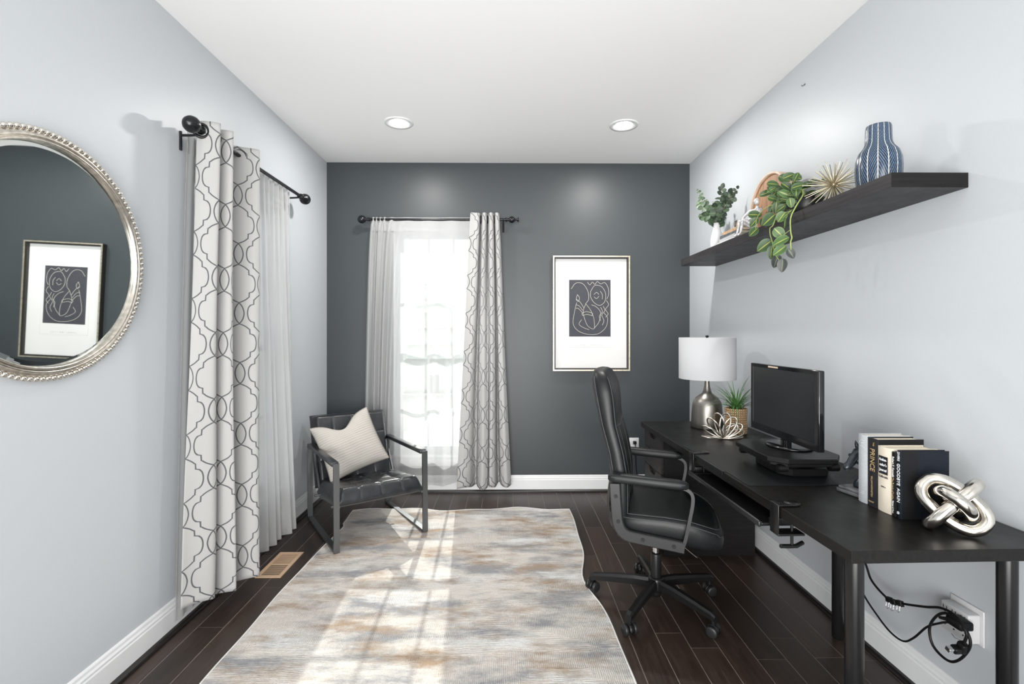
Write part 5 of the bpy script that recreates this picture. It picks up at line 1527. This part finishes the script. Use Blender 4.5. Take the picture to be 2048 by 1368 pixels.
# brass starburst
SB = thing('starburst_ornament', 'pale brass starburst ball of spikes beside the blue vase on the shelf', 'ornament', (1.398, 2.085, vz + 0.098))
MB().sphere((0, 0, 0), 0.012, 14, 10).build('core', M['brass_needle'], SB)
rg = random.Random(4)
NS = 92
for k in range(NS):
    ph = math.acos(1 - 2 * (k + 0.5) / NS); th = k * 2.399963
    d = Vector((math.sin(ph) * math.cos(th), math.sin(ph) * math.sin(th), math.cos(ph)))
    d = (d + Vector((rg.uniform(-.08, .08), rg.uniform(-.08, .08), rg.uniform(-.08, .08)))).normalized()
    L = rg.uniform(0.088, 0.118)
    if d.z < -0.2: L = min(L, 0.096 / -d.z)
    if d.x > 0.2: L = min(L, 0.13 / d.x)
    MB().cyl(d * 0.009, d * L, 0.0024, 5, 0.0013).build('spike', M['brass_needle'], SB)

# leaf shape: unit length along +y from its base, width 1, slight fold and droop
def leafmesh(name, wf=0.62, fold=0.10, droop=0.16, pointy=1.0):
    n = 10; vs = []; uvs = []; fs = []
    for i in range(n + 1):
        t = i / n
        w = 0.5 * wf * (math.sin(PI * min(1, t ** 0.82)) ** (0.62 * pointy)) if 0 < t < 1 else 0.004
        for q in (-1, -0.5, 0, 0.5, 1):
            vs.append((q * w, t, fold * abs(q) * w * 1.6 - droop * t * t)); uvs.append((0.5 + q * 0.5, t))
    for i in range(n):
        for k in range(4):
            a = i * 5 + k; fs.append((a, a + 1, a + 6, a + 5))
    return MB().add(vs, fs, True, [[uvs[i] for i in f] for f in fs]).mesh(name)
LV = [leafmesh('leaf_blade', 0.64, 0.12, 0.14), leafmesh('leaf_blade_curled', 0.60, 0.22, 0.24)]
def place_leaf(parent, me, mat, c, d, nrm, L, wscale=1.0, off=(0, 0, 0), centre=True):
    d = Vector(d).normalized(); nrm = Vector(nrm); nrm = (nrm - d * nrm.dot(d)).normalized(); x = d.cross(nrm)
    p = Vector(c) - Vector(off) - (d * (L / 2) if centre else Vector())
    o = bpy.data.objects.new('leaf', me); C.objects.link(o); o.parent = parent
    o.matrix_local = Matrix(((x.x * L * wscale, d.x * L, nrm.x * L, p.x), (x.y * L * wscale, d.y * L, nrm.y * L, p.y), (x.z * L * wscale, d.z * L, nrm.z * L, p.z), (0, 0, 0, 1)))
    if not me.materials: me.materials.append(None)
    o.material_slots[0].link = 'OBJECT'; o.material_slots[0].material = mat
    return o

TP = thing('trailing_plant', 'trailing variegated plant spilling over the shelf edge from a black bowl', 'potted plant', (1.415, 2.305, vz))
O_ = Vector((1.415, 2.305, vz))
MB().lathe([(0.001, 0), (0.050, 0), (0.062, 0.010), (0.078, 0.045), (0.084, 0.085), (0.082, 0.090), (0.078, 0.086), (0.072, 0.050), (0.002, 0.045)], 36).build('planter', M['potblack'], TP)
MB().lathe([(0.001, 0.072), (0.0755, 0.070)], 28, cap=False).build('soil', M['soil'], TP)
LEAVES = [(1.38, 2.424, 2.091, 0.049, 0.034, -30), (1.33, 2.313, 2.018, 0.054, 0.032, -40), (1.34, 2.42, 2.04, 0.045, 0.03, -20), (1.31, 2.461, 2.029, 0.058, 0.027, 15), (1.33, 2.437, 1.995, 0.042, 0.027, -20), (1.3, 2.277, 1.973, 0.05, 0.028, -30), (1.29, 2.216, 1.916, 0.038, 0.028, -80), (1.4, 2.354, 2.032, 0.048, 0.033, 20), (1.27, 2.497, 1.929, 0.054, 0.035, -5), (1.26, 2.489, 1.888, 0.047, 0.031, 45), (1.255, 2.483, 1.838, 0.046, 0.035, 40), (1.28, 2.448, 1.879, 0.031, 0.019, 80), (1.26, 2.346, 1.869, 0.059, 0.048, 40), (1.25, 2.22, 1.853, 0.042, 0.038, 50), (1.29, 2.337, 1.924, 0.047, 0.029, 85), (1.32, 2.331, 1.956, 0.044, 0.033, 10), (1.25, 2.239, 1.783, 0.052, 0.038, -50), (1.235, 2.203, 1.74, 0.062, 0.038, 20), (1.24, 2.347, 1.744, 0.066, 0.044, 35), (1.245, 2.298, 1.705, 0.054, 0.03, 80), (1.235, 2.209, 1.699, 0.055, 0.034, 35), (1.25, 2.264, 1.659, 0.053, 0.035, 75), (1.25, 2.214, 1.632, 0.052, 0.033, 85), (1.25, 2.145, 1.675, 0.04, 0.03, -60), (1.3, 2.403, 1.933, 0.037, 0.022, 70), (1.26, 2.21, 1.823, 0.041, 0.009, 88), (1.42, 2.308, 2.026, 0.05, 0.025, 15), (1.45, 2.286, 2.03, 0.05, 0.021, -15), (1.45, 2.464, 2.108, 0.042, 0.011, 50), (1.28, 2.28, 1.906, 0.039, 0.028, 30), (1.4, 2.323, 1.994, 0.043, 0.025, -20), (1.33, 2.267, 1.963, 0.039, 0.028, -10), (1.33, 2.304, 1.891, 0.032, 0.018, 60)]
view = Vector((-0.52, -0.84, -0.05))        # leaves turn their faces out to the room
rg = random.Random(21)
for k, (x, y, z, L, w, a) in enumerate(LEAVES):
    a = math.radians(a)
    right = Vector((0.85, -0.50, 0)); up_ = Vector((0, 0, 1))
    d = right * math.cos(a) + up_ * math.sin(a)
    if d.z > 0.05 and z < 1.95: d = -d
    nrm = Vector((view.x + rg.uniform(-.25, .25), view.y + rg.uniform(-.25, .25), view.z + rg.uniform(-.1, .35)))
    mat = M['leafdark'] if k in (21, 22, 23, 28) else (M['leaflight'] if k in (5, 6, 13, 17, 20, 16, 4) else M['leaf'])
    place_leaf(TP, LV[k % 2], mat, (x, y, z), d, nrm, L * 1.22, (w / L) / 0.60, O_)
for k in range(30):        # darker leaves filling in behind the trails
    px_, py_, pz_ = rg.uniform(1.30, 1.36), rg.uniform(2.20, 2.47), rg.uniform(1.90, 2.06)
    th = rg.uniform(0, 2 * PI)
    place_leaf(TP, LV[k % 2], M['leaf'] if k % 5 else M['leaflight'], (px_, py_, pz_), (math.cos(th), -0.5 * math.cos(th), math.sin(th) - 0.3), (view.x + rg.uniform(-.4, .4), view.y, rg.uniform(-.1, .5)), rg.uniform(0.040, 0.058), rg.uniform(0.8, 1.15), O_)
for k in range(34):        # fuller crown over the bowl, reaching along the shelf
    th = rg.uniform(0, 2 * PI); r = rg.uniform(0.02, 0.12)
    px_, py_ = 1.415 + r * math.cos(th) * 0.62, 2.31 + r * math.sin(th) * 1.3
    pz_ = 1.955 + rg.uniform(0.0, 0.09) - 0.25 * r
    d = Vector((math.cos(th), math.sin(th), rg.uniform(-0.3, 0.6)))
    place_leaf(TP, LV[k % 2], M['leaf'] if k % 4 else M['leafdark'], (px_, py_, pz_), d, (view.x, view.y, 0.5 + rg.random()), rg.uniform(0.045, 0.066), rg.uniform(0.8, 1.15), O_)
stm = MB()
for pts, r in (([(1.415, 2.30, 1.935), (1.40, 2.295, 1.985), (1.38, 2.284, 1.997), (1.32, 2.173, 1.941), (1.27, 2.141, 1.881), (1.255, 2.156, 1.834), (1.25, 2.148, 1.772), (1.25, 2.139, 1.743), (1.25, 2.148, 1.725), (1.25, 2.145, 1.69)], 0.0032),
               ([(1.40, 2.31, 1.94), (1.34, 2.33, 1.955), (1.30, 2.355, 1.947), (1.28, 2.394, 1.942), (1.27, 2.433, 1.929), (1.265, 2.47, 1.90), (1.26, 2.47, 1.85)], 0.0022),
               ([(1.40, 2.30, 1.93), (1.33, 2.31, 1.94), (1.275, 2.294, 1.885), (1.25, 2.291, 1.83), (1.245, 2.308, 1.819), (1.24, 2.296, 1.784), (1.24, 2.279, 1.752), (1.245, 2.262, 1.689), (1.25, 2.226, 1.648)], 0.0024),
               ([(1.25, 2.148, 1.78), (1.243, 2.19, 1.765)], 0.0016), ([(1.255, 2.156, 1.862), (1.25, 2.195, 1.865)], 0.0016), ([(1.258, 2.150, 1.868), (1.25, 2.21, 1.845)], 0.0015),
               ([(1.40, 2.32, 1.94), (1.38, 2.38, 2.00), (1.38, 2.42, 2.07)], 0.002), ([(1.42, 2.30, 1.94), (1.45, 2.44, 2.09)], 0.002), ([(1.36, 2.25, 1.98), (1.31, 2.23, 1.93)], 0.0016), ([(1.38, 2.25, 1.99), (1.31, 2.27, 1.97)], 0.0016)):
    stm.tube([Vector(p) - O_ for p in catmull(pts, 6)], r, 6)
stm.build('stem', M['stemgreen'], TP)

# round wooden drum frame leaning at the wall, facing into the room
WD = thing('wooden_drum', 'round amber wooden disc in a pale hoop standing behind the trailing plant', 'decoration', (1.416, 2.605, vz + 0.1585))
dq = Matrix.Rotation(math.radians(4), 4, 'Z') @ Matrix.Rotation(math.radians(-86), 4, 'Y')
MB().lathe([(0.145, -0.045), (0.157, -0.045), (0.157, 0.028), (0.155, 0.030), (0.147, 0.030), (0.145, 0.028), (0.145, -0.045)], 64, mat=dq, cap=False).build('hoop', M['woodrim'], WD)
for k in range(7):
    y0 = -0.144 + k * 0.0412; y1 = y0 + 0.0396
    n = 8
    def hx(y): return math.sqrt(max(0.0, 0.1445 ** 2 - y * y))
    ys = [y0 + (y1 - y0) * i / n for i in range(n + 1)]
    out = [(hx(y), y) for y in ys] + [(-hx(y), y) for y in reversed(ys)]
    ring = [[dq @ Vector((x, y, z)) for x, y in out] for z in (0.004, 0.019)]
    MB().rings(ring, smooth=False).build('slat', M['woodface'], WD)

# seated figure, legs over the edge
FG = thing('seated_figurine', 'whitewashed slender seated figurine with bent knees before the wooden disc', 'figurine', (1.335, 2.66, vz))
def skin_fig():
    P = {'pelvis': (0.02, 0.0, 0.045), 'waist': (0.022, -0.003, 0.075), 'chest': (0.022, -0.012, 0.115), 'neck': (0.020, -0.020, 0.140), 'head0': (0.018, -0.024, 0.152),
         'shL': (0.0, 0.010, 0.130), 'elL': (-0.02, 0.045, 0.105), 'haL': (-0.035, 0.055, 0.075), 'shR': (0.04, -0.03, 0.128), 'elR': (0.012, -0.045, 0.090), 'haR': (-0.022, -0.005, 0.078),
         'hipL': (0.006, 0.014, 0.045), 'knL': (-0.036, 0.062, 0.088), 'anL': (-0.040, 0.085, 0.016), 'toL': (-0.052, 0.100, 0.005),
         'hipR': (0.015, -0.012, 0.045), 'knR': (-0.040, 0.018, 0.086), 'anR': (-0.042, 0.040, 0.014), 'toR': (-0.053, 0.054, 0.005)}
    R = {'pelvis': .016, 'waist': .011, 'chest': .016, 'neck': .006, 'head0': .006, 'shL': .008, 'elL': .0052, 'haL': .0045, 'shR': .008, 'elR': .0052, 'haR': .0045,
         'hipL': .011, 'knL': .0080, 'anL': .0048, 'toL': .0045, 'hipR': .011, 'knR': .0080, 'anR': .0048, 'toR': .0045}
    E = [('pelvis', 'waist'), ('waist', 'chest'), ('chest', 'neck'), ('neck', 'head0'), ('chest', 'shL'), ('shL', 'elL'), ('elL', 'haL'), ('chest', 'shR'), ('shR', 'elR'), ('elR', 'haR'),
         ('pelvis', 'hipL'), ('hipL', 'knL'), ('knL', 'anL'), ('anL', 'toL'), ('pelvis', 'hipR'), ('hipR', 'knR'), ('knR', 'anR'), ('anR', 'toR')]
    names = list(P); me = bpy.data.meshes.new('body')
    me.from_pydata([P[n] for n in names], [(names.index(a), names.index(b)) for a, b in E], [])
    o = link('body', me, M['plaster'], FG)
    md = o.modifiers.new('skin', 'SKIN'); md.use_smooth_shade = True
    for i, n in enumerate(names): me.skin_vertices[0].data[i].radius = (R[n] * 1.3, R[n] * 1.3)
    me.skin_vertices[0].data[0].use_root = True
    o.modifiers.new('sub', 'SUBSURF').levels = 2
    o.modifiers['sub'].render_levels = 2
    return o
try:
    b_ = skin_fig()
except Exception:
    me = b_ = None
hdm = MB().sphere((0.014, -0.026, 0.172), 0.0165, 18, 12, sc=(0.85, 0.95, 1.12)); hdm.tube([(0.000, -0.022, 0.176), (-0.003, -0.021, 0.171), (0.001, -0.022, 0.168)], 0.0022, 6)
hdm.build('head', M['plaster'], FG)
MB().rbox((0.004, -0.026, 0.0005), (0.048, 0.026, 0.032), 0.006).build('seat_block', M['plaster'], FG)

# short stack of old books with a key ornament lying on top
STK = [('thin white book at the bottom of the shelf stack', 0.016, M['white'], 0.085, 0.118, 0.02, 'bookb'), ('pale grey book second from the bottom of the shelf stack', 0.020, M['shade'], 0.080, 0.112, -0.03, 'b'),
       ('dark slate book under the worn brown one on the shelf', 0.020, M['bookslate'], 0.072, 0.105, 0.05, 'c'), ('worn brown book topping the stack on the shelf', 0.020, M['bookbrown'], 0.066, 0.098, -0.02, 'd')]
z = vz
for lab, h, mt, hx_, hy_, rz_, _ in STK:
    b_ = thing('book', lab, 'book', (1.392, 2.905, z), (0, 0, rz_), 'old books stacked on the shelf')
    ct = 0.0022
    MB().box((-hx_, -hy_, 0.0), (hx_, hy_, ct)).build('back_board', mt, b_)
    MB().box((-hx_, -hy_, h - ct), (hx_, hy_, h - 0.0003)).build('front_board', mt, b_)
    MB().rbox((-hx_ - 0.003, -hy_, 0.0), (-hx_ + 0.0005, hy_, h - 0.0003), 0.0014, 1).build('spine', mt, b_)
    MB().box((-hx_ + 0.001, -hy_ + 0.004, ct + 0.0001), (hx_ - 0.004, hy_ - 0.004, h - ct - 0.0001)).build('pages', M['paper'], b_)
    z += h
ky = MB()
ky.tube([(0.0, 0.012 * math.cos(2 * PI * k / 20), 0.019 + 0.012 * math.sin(2 * PI * k / 20)) for k in range(20)], 0.0035, 6, closed=True)
ky.cyl((0, 0, 0.030), (0, 0, 0.052), 0.003, 8); ky.rbox((-0.003, -0.012, 0.040), (0.003, 0.001, 0.045), 0.001, 1)
ky.sphere((0, 0.006, 0.057), 0.004, 8, 6); ky.sphere((0, -0.006, 0.057), 0.004, 8, 6); ky.rbox((-0.012, -0.024, 0.0004), (0.012, 0.024, 0.0065), 0.002)
tag(ky.build('metal_ornament', M['antique'], None, (1.375, 2.93, z)), 'small dark metal ornament standing on the worn brown book', 'ornament')
bx_ = MB().rbox((-0.018, -0.022, 0.0), (0.018, 0.022, 0.030), 0.004); 
bx_.tube([(0, -0.014, 0.030), (0, -0.014, 0.044), (0, 0.014, 0.044), (0, 0.014, 0.030)], 0.0018, 6)
tag(bx_.build('brass_box', M['bookbrown'], None, (1.36, 2.835, z)), 'little amber box with a dark wire handle on the shelf book stack', 'box')

# white vase with eucalyptus
WV = MB().lathe([(0.001, 0), (0.030, 0), (0.036, 0.008), (0.040, 0.040), (0.0395, 0.075), (0.034, 0.110), (0.025, 0.142), (0.0205, 0.165), (0.0225, 0.190), (0.0205, 0.190), (0.0175, 0.165), (0.002, 0.14)], 36)
tag(WV.build('vase', M['white'], None, (1.395, 3.245, vz)), 'white ceramic bottle vase holding eucalyptus at the far end of the shelf', 'vase', 'vases on the shelf')
EU = thing('eucalyptus_stems', 'bunch of green eucalyptus sprigs standing in the white shelf vase', 'plant', (1.395, 3.245, vz + 0.145))
EO = Vector((1.395, 3.245, vz + 0.145))
rl = leafmesh('round_leaf', 0.86, 0.10, 0.10, 0.8)
sprigs = [((1.40, 3.58, 2.365), 9, 0.028, 'g'), ((1.38, 3.48, 2.28), 9, 0.042, 'g'), ((1.34, 3.40, 2.22), 8, 0.045, 'g'), ((1.40, 3.17, 2.26), 8, 0.048, 'd'), ((1.40, 3.07, 2.20), 8, 0.055, 'd'),
          ((1.40, 3.03, 2.17), 8, 0.050, 'd'), ((1.40, 2.97, 2.20), 6, 0.034, 'd'), ((1.34, 3.14, 2.13), 6, 0.058, 'd'), ((1.42, 3.30, 2.19), 7, 0.048, 'g'), ((1.36, 3.42, 2.14), 6, 0.050, 'g'), ((1.34, 3.22, 2.10), 5, 0.055, 'g')]
es = MB(); rg = random.Random(8)
for tip, n, L, kd in sprigs:
    tip = Vector(tip); b = EO + Vector((rg.uniform(-.006, .006), rg.uniform(-.006, .006), 0))
    mid = b.lerp(tip, 0.45) + Vector((0, 0, 0.03 + 0.03 * (tip - b).length))
    pts = catmull([b - Vector((0, 0, 0.0)), b + Vector((0, 0, 0.045)), mid, tip], 8)
    es.tube([p - EO for p in pts], 0.0016, 5)
    m = len(pts)
    for k in range(n):
        t = 0.30 + 0.70 * k / (n - 1) if n > 1 else 1; i = min(m - 2, int(t * (m - 1)))
        p = pts[i]; tg = (pts[i + 1] - pts[i]).normalized()
        for s in (-1, 1):
            sd = tg.cross(view).normalized()
            d = sd * s + tg * rg.uniform(0.0, 0.9) + Vector((rg.uniform(-.4, .4), rg.uniform(-.4, .4), rg.uniform(-.3, .3)))
            nrm = view + Vector((rg.uniform(-.6, .6), rg.uniform(-.6, .6), rg.uniform(-.3, .8)))
            if (p + d.normalized() * L * 0.9).x > XR - 0.012: continue
            place_leaf(EU, rl, M['euc'] if (kd == 'g' or rg.random() < 0.25) else M['eucdark'], p, d, nrm, L * (1.05 - 0.35 * t) * rg.uniform(0.8, 1.1), 1.0, EO, centre=False)
    place_leaf(EU, rl, M['euc'] if kd == 'g' else M['eucdark'], pts[-1], (pts[-1] - pts[-3]), view, L * 0.7, 1.0, EO, centre=False)
es.build('stem', M['stemgrey'], EU)
for me in LV + [rl]: pass
